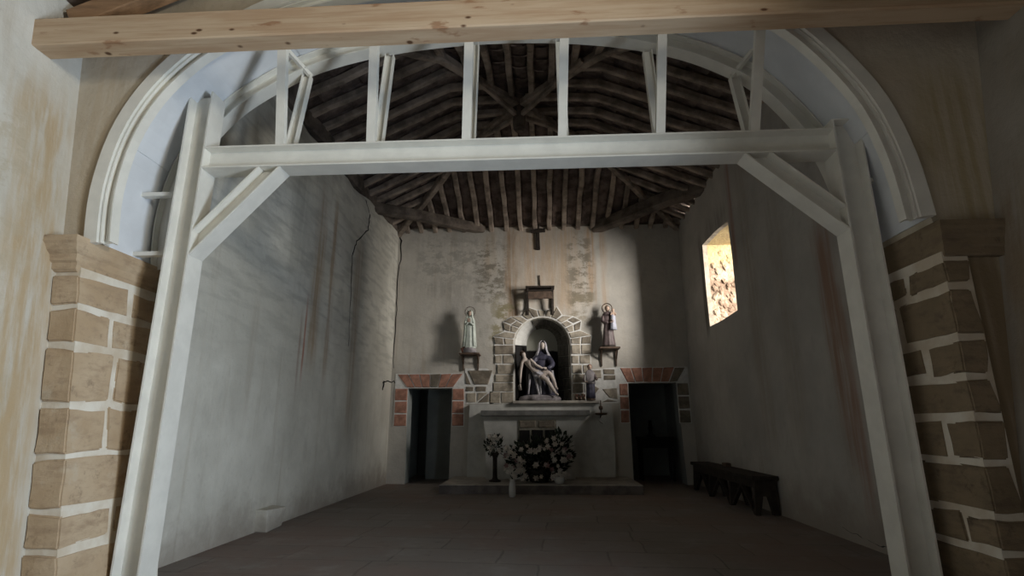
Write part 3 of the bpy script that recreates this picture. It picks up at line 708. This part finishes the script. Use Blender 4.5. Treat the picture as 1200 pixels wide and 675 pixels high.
def hand(p, hx, mat, par, s=1.0, d=(0,-1,.3)):
    """small hand: palm and five fingers as one skinned mesh"""
    D = V(d).normalized(); U = V((0,0,1)); U = (U-D*U.dot(D)).normalized(); W = D.cross(U); p = V(p)
    pts = []; ed = []
    def add(v, r): pts.append((*v, r)); return len(pts)-1
    w = add(p-D*.02*s, .016*s); c0 = add(p+D*.02*s, (.02*s)); ed.append((w,c0))
    for k, (o_, l) in enumerate(((-.018,.045),(-.006,.052),(.006,.05),(.018,.04))):
        a = add(p+D*.045*s+W*o_*s, .008*s); b2 = add(p+D*(.045+l*.5)*s+W*o_*1.3*s-U*.004*s, .0065*s); e = add(p+D*(.045+l)*s+W*o_*1.4*s-U*.014*s, .005*s)
        ed += [(c0,a),(a,b2),(b2,e)]
    a = add(p+D*.015*s+W*hx*.03*s, .009*s); b2 = add(p+D*.035*s+W*hx*.042*s, .007*s); ed += [(c0,a),(a,b2)]
    return skin('hand', pts, ed, mat, par, 0, 1)
def head(par, c, r, mat, tilt=(0,0), nm='head'):
    b = B(); ball(b, c, r, .80, .92, 1.12, 3)
    c = V(c)
    ball(b, c+V((0,-r*.9,-r*.08)), r*.16, .7, 1, 1.4, 1)            # nose
    for s in (-1,1):
        ball(b, c+V((s*r*.8,0,-.05*r)), r*.18, .5, .8, 1.3, 1)      # ears
        ball(b, c+V((s*r*.32,-r*.80,r*.10)), r*.10, 1.3, .6, .7, 1) # eyelids
    ball(b, c+V((0,-r*.82,-r*.48)), r*.14, 1.6, .6, .5, 1)          # mouth
    return obj(nm, b, mat, par, True)

# -- virgin in white on the left console
vx, vy, vz = -1.79, 13.42, 3.13
st = empty('saint_statue', (vx,vy,vz), 'white robed female statue with hands joined and a beaded halo', 'statue')
b = B(); lathe(b, [(vz,.15),(vz+.03,.17),(vz+.10,.165),(vz+.16,.12),(vz+.18,.05)], vx, vy, 22, .8, 5, .06); obj('cloud_base', b, m_rock, st, True)
fz = lambda z: max(0, 1-(z-vz-.12)/.8)
b = B(); lathe(b, [(vz+.12,.150),(vz+.14,.158),(vz+.3,.140),(vz+.5,.122),(vz+.62,.118),(vz+.74,.122),(vz+.84,.110),(vz+.90,.085),(vz+.94,.045)], vx, vy, 40, .72, 9, .07, fz); obj('robe', b, m_robeW, st, True)
b = B()   # mantle: open shell round the back over the head
rings = []
for z, r in ((vz+.16,.185),(vz+.4,.165),(vz+.65,.15),(vz+.85,.125),(vz+.95,.085),(vz+1.04,.078),(vz+1.10,.055),(vz+1.125,.01)):
    rings.append([b.verts.new((vx + r*math.cos(a)*(1+.04*math.sin(5*a)), vy+.01 + r*.75*math.sin(a), z)) for a in [math.radians(-52+284*i/20) for i in range(21)]])
for r0, r1 in zip(rings[:-1], rings[1:]):
    for i in range(20): b.faces.new((r0[i], r0[i+1], r1[i+1], r1[i]))
o = obj('mantle', b, m_robeW, st, True); md = o.modifiers.new('s','SOLIDIFY'); md.thickness = .012
head(st, (vx,vy-.015,vz+1.02), .062, m_skin)
skin('arms', [(vx,vy,vz+.84,.05),(vx-.09,vy-.02,vz+.83,.04),(vx-.115,vy-.08,vz+.70,.036),(vx-.02,vy-.15,vz+.76,.024),(vx+.09,vy-.02,vz+.83,.04),(vx+.115,vy-.08,vz+.70,.036),(vx+.02,vy-.15,vz+.76,.024)],
     [(0,1),(1,2),(2,3),(0,4),(4,5),(5,6)], m_robeW, st)
hand((vx-.014,vy-.155,vz+.78), 1, m_skin, st, .9, (0,-.25,1)); hand((vx+.014,vy-.155,vz+.78), -1, m_skin, st, .9, (0,-.25,1))
b = B(); torus(b, (vx,vy+.04,vz+1.07), .125, .005)
for i in range(20):
    a = 2*PI*i/20; ball(b, (vx+.14*math.cos(a),vy+.04,vz+1.07+.14*math.sin(a)), .010, sub=1)
obj('halo', b, m_dgold, st)
for dx, dz in ((-.16,.05),(-.12,.13),(-.17,.10)):
    b = B(); ball(b, (vx+dx,vy-.06,vz+dz), .04, sub=1, jit=.6); obj('flower', b, m_rhair, st)

# -- brown habited saint with child on the right console
sx_, sy_, sz_ = 1.70, 13.42, 3.245
st = empty('saint_statue', (sx_,sy_,sz_), 'brown habited saint statue with ring halo carrying a child', 'statue')
b = B(); lathe(b, [(sz_,.17),(sz_+.035,.17),(sz_+.04,.15)], sx_, sy_, 8, .8); obj('plinth', b, m_darkwood, st)
fz = lambda z: max(0.1, 1-(z-sz_)/.75)
b = B(); lathe(b, [(sz_+.04,.150),(sz_+.06,.155),(sz_+.25,.135),(sz_+.45,.118),(sz_+.55,.105),(sz_+.62,.118),(sz_+.75,.135),(sz_+.83,.115),(sz_+.88,.06),(sz_+.91,.04)], sx_, sy_, 44, .72, 8, .085, fz); obj('habit', b, m_robeB, st, True)
b = B(); lathe(b, [(sz_+.80,.13),(sz_+.84,.125),(sz_+.88,.085),(sz_+.90,.06)], sx_, sy_, 24, .75, 4, .03); obj('cowl', b, m_robeB, st, True)
hd = head(st, (sx_,sy_-.02,sz_+.975), .066, m_skin)
b = B(); ball(b, (sx_,sy_+.012,sz_+.995), .070, .88, .9, 1.05, 3, .1); obj('hair', b, m_hair, hd, True)
slv = skin('sleeves', [(sx_,sy_,sz_+.80,.06),(sx_-.12,sy_-.01,sz_+.78,.05),(sx_-.14,sy_-.08,sz_+.62,.048),(sx_-.0,sy_-.16,sz_+.60,.034),(sx_+.12,sy_-.01,sz_+.78,.05),(sx_+.15,sy_-.07,sz_+.64,.05),(sx_+.07,sy_-.16,sz_+.66,.034)],
     [(0,1),(1,2),(2,3),(0,4),(4,5),(5,6)], m_robeB, st)
hand((sx_+.03,sy_-.175,sz_+.60), 1, m_skin, slv, 1., (1,-.3,.2)); hand((sx_+.05,sy_-.18,sz_+.66), -1, m_skin, slv, 1., (.6,-.5,-.2))
skin('child', [(sx_+.125,sy_-.12,sz_+.72,.045),(sx_+.125,sy_-.12,sz_+.82,.045),(sx_+.125,sy_-.12,sz_+.87,.022),(sx_+.125,sy_-.125,sz_+.92,.043),(sx_+.125,sy_-.125,sz_+.955,.03),
     (sx_+.08,sy_-.15,sz_+.83,.018),(sx_+.05,sy_-.18,sz_+.78,.014),(sx_+.17,sy_-.15,sz_+.83,.018),(sx_+.19,sy_-.18,sz_+.78,.014)],
     [(0,1),(1,2),(2,3),(3,4),(1,5),(5,6),(1,7),(7,8)], m_skin, st, 0)
b = B(); lathe(b, [(sz_+.42,.085),(sz_+.5,.075),(sz_+.62,.06),(sz_+.74,.056),(sz_+.80,.05)], sx_+.115, sy_-.125, 24, .8, 7, .07); obj('child_dress', b, m_dress, st, True)
b = B(); torus(b, (sx_,sy_+.05,sz_+1.0), .125, .013); obj('halo', b, m_dgold, st)

# -- small brown figure to the right of the niche
px_, py_, pz_ = 1.20, 13.42, 1.956
st = empty('saint_statue', (px_,py_,pz_), 'small dark robed statue with reddish hair standing right of the niche', 'statue')
b = B(); lathe(b, [(pz_,.12),(pz_+.04,.12),(pz_+.05,.10)], px_, py_, 8, .8); obj('plinth', b, m_dgold, st)
b = B(); lathe(b, [(pz_+.05,.110),(pz_+.2,.105),(pz_+.38,.105),(pz_+.46,.095),(pz_+.52,.10),(pz_+.62,.118),(pz_+.68,.10),(pz_+.72,.05),(pz_+.74,.035)], px_, py_, 40, .7, 7, .10, lambda z: max(.1,1-(z-pz_)/.6)); obj('robe', b, m_robeN, st, True)
b = B(); lathe(b, [(pz_+.40,.125),(pz_+.52,.112),(pz_+.64,.122),(pz_+.70,.09),(pz_+.73,.05)], px_, py_-.005, 30, .74, 5, .05); obj('cape', b, m_rock, st, True)
hd = head(st, (px_,py_-.02,pz_+.80), .055, m_skin)
b = B(); ball(b, (px_,py_+.012,pz_+.812), .062, .95, .95, 1.1, 3, .25); obj('hair', b, m_rhair, hd, True)
slv = skin('sleeves', [(px_,py_,pz_+.64,.05),(px_-.11,py_,pz_+.62,.04),(px_-.15,py_-.04,pz_+.48,.036),(px_-.12,py_-.12,pz_+.44,.024),(px_+.11,py_,pz_+.62,.04),(px_+.15,py_-.05,pz_+.50,.036),(px_+.15,py_-.13,pz_+.50,.024)],
     [(0,1),(1,2),(2,3),(0,4),(4,5),(5,6)], m_robeB, st)
hand((px_-.12,py_-.14,pz_+.44), 1, m_skin, slv, .9, (.2,-1,0)); hand((px_+.15,py_-.15,pz_+.50), -1, m_skin, slv, .9, (0,-1,.2))
b = B(); tube(b, [(px_-.135,py_-.16,pz_+.0),(px_-.13,py_-.16,pz_+.62)], .010, 8); obj('staff', b, m_white, st)

# -- pieta in the niche
bx, by, bz = -.05, 13.86, 1.96
st = empty('pieta_statue', (bx,by,bz), 'large painted niche statue of a veiled mother holding a dead man across her lap', 'statue')
b = B()
lathe(b, [(bz,.50),(bz+.05,.52),(bz+.11,.48),(bz+.15,.36),(bz+.16,.1)], bx, by-.08, 40, .52, 7, .06)
for v in b.verts: v.co.z += .02*noise.noise(v.co*7) if v.co.z > bz+.02 else 0
obj('rocky_base', b, m_rock, st, True)
# mother : seated robe, wide knees, torso
b = B(); prof = [(bz+.12,.36,0),(bz+.18,.375,0),(bz+.35,.35,-.02),(bz+.55,.335,-.05),(bz+.70,.31,-.04),(bz+.78,.24,0),(bz+.90,.19,.04),(bz+1.05,.195,.05),(bz+1.15,.18,.05),(bz+1.22,.11,.05),(bz+1.27,.06,.05)]
rings = []
for z, r, yo in prof:
    ring = []
    for i in range(56):
        a = 2*PI*i/56; f = .09*max(0, 1-(z-bz-.15)/.6); rr = r*(1+f*math.cos(9*a+3*(z-bz))+f*.6*math.cos(14*a+1))
        ring.append(b.verts.new((bx+.07+rr*math.cos(a), by+yo+rr*.62*math.sin(a), z)))
    rings.append(ring)
for r0, r1 in zip(rings[:-1], rings[1:]):
    for i in range(56): b.faces.new((r0[i], r0[(i+1)%56], r1[(i+1)%56], r1[i]))
b.faces.new(rings[0]); b.faces.new(rings[-1]); obj('robe', b, m_robeN, st, True)
# light drapery ribbons falling from the lap
for dx, w, z1, z0, sw in ((-.22,.035,2.62,2.12,-.05),(-.10,.045,2.60,2.08,.10),(.02,.04,2.55,2.12,.02),(.20,.045,2.62,2.14,.10),(.33,.035,2.70,2.2,.06)):
    b = B(); tube(b, [(bx+dx+sw*t, by-.235-.03*math.sin(t*PI), z1+(z0-z1)*t) for t in [i/6 for i in range(7)]], w, 8, w*.55); obj('drapery_fold', b, m_veil, st, True)
head(st, (bx+.10,by-.02,bz+1.40), .085, m_pale)
b = B(); rings = []      # veil falling over shoulders
for z, r, sq in ((bz+1.0,.235,.7),(bz+1.12,.215,.7),(bz+1.22,.165,.8),(bz+1.30,.125,.95),(bz+1.40,.118,1.05),(bz+1.48,.10,1.05),(bz+1.53,.055,1),(bz+1.545,.01,1)):
    rings.append([b.verts.new((bx+.10+r*math.cos(a)*(1+.05*math.sin(7*a)), by+.02+r*sq*math.sin(a)*(1+.05*math.sin(7*a)), z)) for a in [math.radians(-50+280*i/28) for i in range(29)]])
for r0, r1 in zip(rings[:-1], rings[1:]):
    for i in range(28): b.faces.new((r0[i], r0[i+1], r1[i+1], r1[i]))
o = obj('veil', b, m_veil, st, True); md = o.modifiers.new('s','SOLIDIFY'); md.thickness = .018
skin('sleeves', [(bx+.09,by,bz+1.12,.10),(bx-.09,by-.04,bz+1.08,.08),(bx-.17,by-.14,bz+.92,.07),(bx-.26,by-.22,bz+.90,.05),(bx+.27,by-.04,bz+1.08,.08),(bx+.36,by-.14,bz+.90,.075),(bx+.28,by-.26,bz+.82,.055),(bx+.20,by-.30,bz+.80,.04)],
     [(0,1),(1,2),(2,3),(0,4),(4,5),(5,6),(6,7)], m_robeN, st)
hand((bx+.17,by-.33,bz+.80), 1, m_pale, st, 1.5, (-1,-.2,.1)); hand((bx-.29,by-.25,bz+.90), -1, m_pale, st, 1.5, (-.5,-.3,.8))
# the dead man : one continuous body lying diagonally across the lap
yb_ = by-.30
skin('body', [(bx-.06,yb_,bz+.66,(.085,.075)),          # 0 pelvis
    (bx-.16,yb_,bz+.80,(.075,.07)),(bx-.28,yb_+.01,bz+.93,(.105,.085)),(bx-.335,yb_+.02,bz+1.0,(.075,.07)),   # waist chest neckbase
    (bx-.36,yb_+.02,bz+1.07,.035),(bx-.385,yb_-.0,bz+1.15,(.062,.07)),(bx-.40,yb_-.01,bz+1.20,.045),          # neck head crown
    (bx-.41,yb_-.03,bz+.97,.045),(bx-.445,yb_-.03,bz+.78,.038),(bx-.46,yb_-.05,bz+.58,.032),(bx-.465,yb_-.05,bz+.42,.022), # hanging arm
    (bx-.20,yb_-.07,bz+1.0,.045),(bx-.06,yb_-.10,bz+.86,.036),(bx+.10,yb_-.10,bz+.78,.028),                     # arm over the waist
    (bx+.05,yb_-.04,bz+.60,.078),(bx+.20,yb_-.08,bz+.50,.062),(bx+.30,yb_-.05,bz+.34,.052),(bx+.42,yb_-.03,bz+.17,.032),(bx+.47,yb_-.09,bz+.13,.024),
    (bx+.06,yb_+.06,bz+.66,.078),(bx+.26,yb_+.02,bz+.70,.062),(bx+.36,yb_+.03,bz+.52,.05),(bx+.42,yb_+.03,bz+.32,.032),(bx+.46,yb_-.03,bz+.28,.022)],
    [(0,1),(1,2),(2,3),(3,4),(4,5),(5,6),(3,7),(7,8),(8,9),(9,10),(2,11),(11,12),(12,13),(0,14),(14,15),(15,16),(16,17),(17,18),(0,19),(19,20),(20,21),(21,22),(22,23)], m_pale, st, 0, 2)
hand((bx-.468,yb_-.05,bz+.39), 1, m_pale, st, 1.4, (-.05,-.1,-1)); hand((bx+.13,yb_-.10,bz+.77), 1, m_pale, st, 1.3, (1,-.2,-.3))
b = B(); ball(b, (bx-.41,yb_+.02,bz+1.17), .075, .95, .95, 1.0, 3, .3); obj('hair', b, m_hair, st, True)
b = B(); ball(b, (bx-.03,yb_-.02,bz+.66), .12, 1.15, .85, .8, 3, .5); obj('loincloth', b, m_veil, st, True)

# ------------------------------------------------------------------ consoles, cross, chair bracket
def console(x0, x1, z, z2, lab, inset=.06, depth=.36, nm='wall_console'):
    o = empty(nm, ((x0+x1)/2, YB, z), lab, 'wall shelf')
    b = B(); box(b, x0, x1, YB-depth-.04, YB-.004, z-.045, z); bevel_all(b, .008); obj('shelf_board', b, m_console, o)
    for x in (x0+inset, x1-inset):
        b = B(); bar(b, (x, YB-.045, z-.045), (x+(.01 if x < (x0+x1)/2 else -.01), YB-.03, z2), .045, .05, (0,-1,0), w2=.025, h2=.03); lg = obj('leg', b, m_console, o)
        b = B(); bar(b, (x, YB-depth*.8, z-.05), (x, YB-.03, z2+.18), .03, .03, (0,-1,0)); obj('strut', b, m_console, o)
    return o
console(-2.03, -1.52, 3.13, 2.72, 'brown wooden wall shelf carrying the white robed statue')
console(1.46, 1.96, 3.245, 2.80, 'brown wooden wall shelf carrying the saint with the child')
o = empty('wall_console', (.02,YB,4.84), 'empty dark wooden wall shelf on legs above the niche', 'wall shelf')
b = B(); box(b, -.36, .38, YB-.30, YB-.004, 4.80, 4.845); bevel_all(b, .006); obj('top_board', b, m_darkwood, o)
b = B(); box(b, -.34, .36, YB-.27, YB-.004, 4.715, 4.75); bevel_all(b, .006); obj('lower_board', b, m_darkwood, o)
b = B(); box(b, -.30, .33, YB-.24, YB-.20, 4.52, 4.712); bevel_all(b, .006); obj('apron', b, m_console, o)
for x in (-.31, .33):
    b = B(); bar(b, (x,YB-.22,4.80), (x,YB-.16,4.13), .05, .06, (0,-1,0)); obj('leg', b, m_darkwood, o)
    b = B(); bar(b, (x,YB-.03,4.80), (x,YB-.045,4.13), .05, .04, (0,-1,0)); obj('leg', b, m_darkwood, o)
    b = B(); bar(b, (x,YB-.20,4.25), (x,YB-.03,4.25), .035, .04); obj('stretcher', b, m_darkwood, o)
b = B(); tube(b, [(.01,YB-.02,4.846),(.0,YB-.025,5.2)], .012, 6); tag(obj('iron_rod', b, m_darkwood), 'thin upright rod above the empty dark wall shelf', 'rod')
b = B(); bar(b, (-.02,YB-.035,5.90), (-.035,YB-.035,6.62), .10, .05, (0,-1,0)); bevel_all(b, .006)
cr = obj('wall_cross', b, m_darkwood); tag(cr, 'dark wooden cross high on the altar wall', 'cross')
b = B(); bar(b, (-.22,YB-.062,6.42), (.17,YB-.062,6.44), .05, .10); bevel_all(b, .006); obj('crossbar', b, m_darkwood, cr)

# lamp bracket, right end of altar
o = empty('oil_lamp', (1.42,13.40,1.45), 'dark hanging dish lamp with slim stem right of the altar', 'lamp')
b = B(); lathe(b, [(1.60,.02),(1.61,.13),(1.64,.15),(1.66,.14),(1.665,.02)], 1.42, 13.30, 20); obj('dish', b, m_dgold, o, True)
b = B(); tube(b, [(1.42,13.30,1.66),(1.42,13.30,1.95)], .014, 8); obj('stem', b, m_dgold, o, True)
b = B(); lathe(b, [(1.72,.02),(1.75,.05),(1.80,.05),(1.83,.02)], 1.42, 13.30, 12); obj('knob', b, m_dgold, o, True)
b = B(); tube(b, [(1.42,13.30,1.615),(1.42,13.46,1.56)], .015, 8); obj('bracket', b, m_dgold, o)
b = B(); tube(b, [(1.36+.0,13.28,1.50),(1.40,13.27,1.45),(1.46,13.28,1.42)], .012, 6, .022); obj('glass_drop', b, m_white, o)
for x, h, lab in ((.86,.14,'small dark vase at the right end of the altar sill, nearest the niche'),(.955,.11,'squat dark pot on the altar sill between two others'),(1.04,.15,'small dark vase on the altar sill beside the small statue')):
    o = empty('small_vase', (x,13.40,1.956), lab, 'vase', 'small dark vases on the altar sill')
    b = B(); lathe(b, [(1.956,.025),(1.97,.035),(1.956+h*.45,.04),(1.956+h*.6,.02),(1.956+h*.65,.025)], x, 13.40, 12); obj('pot', b, m_dgold, o, True)
    b = B()
    for k in range(7): ball(b, (x+random.uniform(-.03,.03),13.40+random.uniform(-.03,.03),1.956+h*random.uniform(.7,1.05)), .016, sub=1, jit=.6)
    obj('dried_flowers', b, m_rhair, o)

# ------------------------------------------------------------------ flowers
m_leaf = plain('dark_leaves', (.018,.028,.016), .6, .4, 8, .2)
m_petal = plain('cream_petals', (.62,.58,.52), .6, .15, 9, .1)
m_petalp = plain('dull_pink_petals', (.34,.22,.22), .6, .2, 9, .1)
m_vase = plain('white_glazed_vase', (.66,.66,.64), .25, .05, 5, .02, spec=.5)
def leafy(bm, c, R, n, sz, seed):
    rd = random.Random(seed)
    for _ in range(n):
        d = V((rd.gauss(0,1), rd.gauss(0,1), rd.gauss(0,1))).normalized(); rr = rd.random()**.4
        p = V(c) + V((d.x*R[0]*rr, d.y*R[1]*rr, d.z*R[2]*rr)); t = (d + V((rd.uniform(-.6,.6),rd.uniform(-.6,.6),rd.uniform(0,.8)))).normalized()
        s = t.cross(V((rd.uniform(-1,1),rd.uniform(-1,1),1))).normalized(); l = sz*rd.uniform(.7,1.3)
        v = [bm.verts.new(q) for q in (p, p+t*l*.5+s*l*.22, p+t*l, p+t*l*.5-s*l*.22)]; bm.faces.new(v)
def blossom(c, r, mat, par, seed):
    rd = random.Random(seed); b = B(); c = V(c)
    n = V((rd.uniform(-.5,.5), -1, rd.uniform(-.1,.7))).normalized(); u = n.cross(V((0,0,1))).normalized(); w = n.cross(u)
    for lay, (k, rr, tl) in enumerate(((6,1.0,.25),(5,.7,.6))):
        for i in range(k):
            a = 2*PI*i/k+lay*.5+rd.uniform(-.15,.15); d = u*math.cos(a)+w*math.sin(a); s = n.cross(d)
            q = [c, c+d*r*.5*rr+s*r*.32*rr+n*r*tl*.5, c+d*r*rr+n*r*tl, c+d*r*.5*rr-s*r*.32*rr+n*r*tl*.5]
            b.faces.new([b.verts.new(p) for p in q])
    ball(b, c+n*r*.15, r*.28, sub=1)
    return obj('blossom', b, mat, par, fix=False)
fc = V((-.08,12.35,.66))
o = empty('flower_arrangement', (fc.x,fc.y,.185), 'big arrangement of cream flowers and dark leaves in front of the altar', 'flowers')
b = B(); lathe(b, [(.185,.16),(.2,.19),(.36,.24),(.44,.25),(.45,.2)], fc.x, fc.y, 20); obj('basket', b, m_darkwood, o, True)
b = B(); leafy(b, fc+V((0,0,-.02)), (.72,.30,.42), 900, .13, 1); leafy(b, fc+V((.42,0,.2)), (.32,.22,.38), 250, .12, 2); leafy(b, fc+V((0,0,-.10)), (.55,.26,.22), 400, .11, 5)
for v in b.verts: v.co.z = max(v.co.z, .20)
obj('foliage', b, m_leaf, o, fix=False)
rd = random.Random(11)
for i in range(62):
    for _ in range(20):
        x = rd.uniform(-.72,.74); z = rd.uniform(-.40,.62); 
        top_ = .28+.30*max(0, min(1,(x+.2)/.7))
        if z < top_ and (x/.76)**2 + (z/.62)**2 < 1: break
    y = -.30*math.sqrt(max(.05, 1-(x/.8)**2)) - .03
    blossom(fc+V((x,y,z)), rd.uniform(.045,.085), m_petalp if rd.random() < .22 else m_petal, o, 100+i)
o = empty('flower_stand', (-1.04,12.4,.185), 'slim dark pedestal with a small bunch of cream flowers left of the altar', 'flower stand')
b = B(); lathe(b, [(.185,.13),(.21,.13),(.23,.07),(.28,.05),(.70,.05),(.74,.08),(.78,.10),(.79,.04)], -1.04, 12.4, 16); obj('pedestal', b, m_darkwood, o, True)
b = B(); leafy(b, (-1.06,12.4,.94), (.20,.17,.20), 300, .09, 3); obj('foliage', b, m_leaf, o, fix=False)
for i in range(15): blossom((-1.06+rd.uniform(-.17,.17), 12.4-.17+rd.uniform(-.02,.05), .95+rd.uniform(-.15,.2)), rd.uniform(.045,.07), m_petal, o, 300+i)
o = empty('floor_vase', (-.60,11.3,0), 'small white vase with two white flowers on the floor before the step', 'vase')
b = B(); lathe(b, [(0,.055),(.015,.065),(.15,.07),(.26,.06),(.30,.045),(.33,.06),(.335,.02)], -.60, 11.3, 18); obj('body', b, m_vase, o, True)
for i, (dx, dz) in enumerate(((-.07,.47),(.04,.42),(-.02,.53))):
    b = B(); tube(b, [(-.60,11.3,.33),(-.60+dx,11.27,dz)], .006, 5); obj('stem', b, m_leaf, o)
    blossom((-.60+dx,11.25,dz), .075, m_petal, o, 400+i)
o = empty('floor_vase', (.36,12.0,.185), 'squat white pot under the right of the big flower arrangement', 'vase')
b = B(); lathe(b, [(.185,.06),(.20,.09),(.27,.11),(.33,.09),(.335,.03)], .36, 11.98, 18); obj('body', b, m_vase, o, True)
for i in range(4): blossom((.30+.05*i,11.88,.36+.03*(i%2)), .06, m_petal, o, 420+i)

# ------------------------------------------------------------------ bench on the right
o = empty('bench', (3.5,10.8,0), 'long dark wooden bench against the right wall under the window', 'bench')
b = B(); box(b, 3.28, 3.69, 9.1, 12.75, .52, .585); bevel_all(b, .01); obj('seat', b, m_darkwood, o)
b = B(); box(b, 3.32, 3.36, 9.2, 12.65, .40, .52); obj('apron', b, m_darkwood, o)
for y in (9.16, 10.3, 11.5, 12.62):
    b = B(); F = [(3.30,0),(3.38,0),(3.44,.28),(3.52,.28),(3.58,0),(3.67,0),(3.65,.52),(3.33,.52)]
    a = [b.verts.new((x,y,z)) for x,z in F]; c = [b.verts.new((x,y+.09,z)) for x,z in F]; b.faces.new(a); b.faces.new(c[::-1])
    for i in range(8): b.faces.new((a[i], a[(i+1)%8], c[(i+1)%8], c[i]))
    obj('leg', b, m_darkwood, o)
for y0, y1 in ((9.3,10.28),(10.45,11.48),(11.65,12.6)):
    b = B(); bar(b, (3.35,y0,.03), (3.35,(y0+y1)/2,.40), .04, .06, (1,0,0)); obj('brace', b, m_darkwood, o)
    b = B(); bar(b, (3.35,y1,.03), (3.35,(y0+y1)/2,.40), .04, .06, (1,0,0)); obj('brace', b, m_darkwood, o)
b = B(); box(b, 3.50, 3.60, 11.0, 11.25, .590, .66, jit=.003); bevel_all(b, .01); tag(obj('wooden_block', b, m_console), 'small brown block lying on the bench seat', 'block')

# iron hook, broken chunk, right room furniture
o = empty('wall_hook', (XL,12.95,2.38), 'small black iron hook on the left wall near the back corner', 'hook')
b = B(); tube(b, [(XL,12.95,2.20),(XL+.03,12.95,2.32),(XL+.03,12.95,2.42)], .015, 6); obj('plate', b, m_black, o)
b = B(); tube(b, [(XL,12.95,2.38),(XL+.12,12.95,2.42),(XL+.22,12.93,2.38),(XL+.28,12.93,2.42),(XL+.30,12.93,2.36)], .013, 6); obj('arm', b, m_black, o)
bm = B(); box(bm, XL-.02, XL+.16, 7.48, 7.95, 0, .26, jit=.03); bevel_all(bm, .02, 2)
tag(obj('loose_stone', bm, m_left), 'broken pale stone block against the foot of the left wall', 'stone')
o = empty('side_table', (2.9,14.9,0), 'dark table with a candlestick in the right doorway', 'table')
b = B(); box(b, 2.5, 3.42, 14.62, 15.1, 1.02, 1.08); obj('tabletop', b, m_black, o)
for x in (2.56,3.36):
    for y in (14.68,15.04): b = B(); box(b, x-.03, x+.03, y-.03, y+.03, 0, 1.02); obj('leg', b, m_black, o)
b = B(); box(b, 2.54, 3.38, 14.66, 15.06, .80, 1.02); obj('drawer_box', b, m_black, o)
o = empty('candlestick', (2.85,14.8,1.08), 'black candlestick standing on the table in the right doorway', 'candlestick')
b = B(); lathe(b, [(1.08,.13),(1.11,.12),(1.16,.06),(1.24,.05),(1.30,.07),(1.34,.05),(1.5,.045)], 2.85, 14.8, 14); obj('holder', b, m_black, o, True)

# cracks : real grooves are too thin, a dark jagged seam laid in the plaster
m_crack = plain('crack_shadow_gap', (.03,.028,.025), 1, .2, 9, 0)
def crack(pts, w, axis, par):
    b = B(); P = []
    for a, c in zip(pts[:-1], pts[1:]):
        n = 6
        for i in range(n): P.append(V(a).lerp(V(c), i/n) + V((0,random.uniform(-.025,.025),random.uniform(-.02,.02)) if axis == 'x' else (random.uniform(-.025,.025),0,0)))
    P.append(V(pts[-1])); k = len(P); L, R_ = [], []
    for i, p in enumerate(P):
        ww = w*(.35+.65*(1-i/k))*random.uniform(.6,1.3); d = V((0,ww,0)) if axis == 'x' else V((ww,0,0))
        L.append(b.verts.new(p-d)); R_.append(b.verts.new(p+d))
    for i in range(k-1): b.faces.new((L[i], L[i+1], R_[i+1], R_[i]))
    obj('crack', b, m_crack, par, fix=False)
e = XL+.004
crack([(e,10.88,6.2),(e,11.2,6.0),(e,11.15,5.63),(e,10.5,5.1),(e,10.3,4.72),(e,10.37,4.0),(e,10.45,2.9)], .035, 'x', wl)
crack([(XR-.004,5.9,.02),(XR-.004,6.3,.10),(XR-.004,6.8,.06),(XR-.004,7.4,.14)], .03, 'x', bpy.data.objects['wall_right'])
crack([(-3.79,YB-.004,6.5),(-3.72,YB-.004,6.0),(-3.77,YB-.004,5.1),(-3.76,YB-.004,3.94),(-3.76,YB-.004,2.8)], .022, 'z', bpy.data.objects['wall_back'])

# ------------------------------------------------------------------ camera
H = 1.35; f = 631.19; p = math.radians(14.4118); y = math.radians(3.0235); r = -.0025
fw = V((-math.sin(y)*math.cos(p), math.cos(y)*math.cos(p), math.sin(p))); ri = V((math.cos(y), math.sin(y), 0)); up = ri.cross(fw)
r1 = ri*math.cos(r)+up*math.sin(r); u1 = -ri*math.sin(r)+up*math.cos(r)
cam = bpy.data.cameras.new('camera'); co = bpy.data.objects.new('camera', cam); C.objects.link(co)
cam.sensor_width = 36; cam.lens = f/1200*36; cam.clip_start = .05
M = Matrix.Identity(4)
for i in range(3): M[i][0] = r1[i]; M[i][1] = u1[i]; M[i][2] = -fw[i]
M[0][3], M[1][3], M[2][3] = 0, 0, H
co.matrix_world = M; S.camera = co

# ------------------------------------------------------------------ light
def area(name, loc, target, sx, sy, power, col, spread=180):
    l = bpy.data.lights.new(name, 'AREA'); l.shape = 'RECTANGLE'; l.size = sx; l.size_y = sy; l.energy = power; l.color = col; l.spread = math.radians(spread)
    o = bpy.data.objects.new(name, l); C.objects.link(o); o.location = loc
    o.rotation_euler = (V(target)-V(loc)).to_track_quat('-Z','Y').to_euler(); return o
area('chapel_window_sky', (7.6,8.2,4.7), (3.9,11.0,4.5), 3.5, 3.6, 2350, (1,.94,.87))
area('nave_high_window', (3.72,-.3,4.62), (-8,-.3,4.62), .8, .8, 150, (1,.94,.80), 138)
area('nave_side_door', (3.32,1.0,1.25), (-8,1.0,1.25), 1.0, 2.1, 340, (.72,.85,1), 140)
W = bpy.data.worlds.new('world'); S.world = W; W.use_nodes = True
W.node_tree.nodes['Background'].inputs[0].default_value = (.75,.87,1,1); W.node_tree.nodes['Background'].inputs[1].default_value = .25
S.view_settings.view_transform = 'Standard'; S.view_settings.look = 'None'; S.view_settings.gamma = 1; S.view_settings.use_curve_mapping = False
S.view_settings.exposure = 0
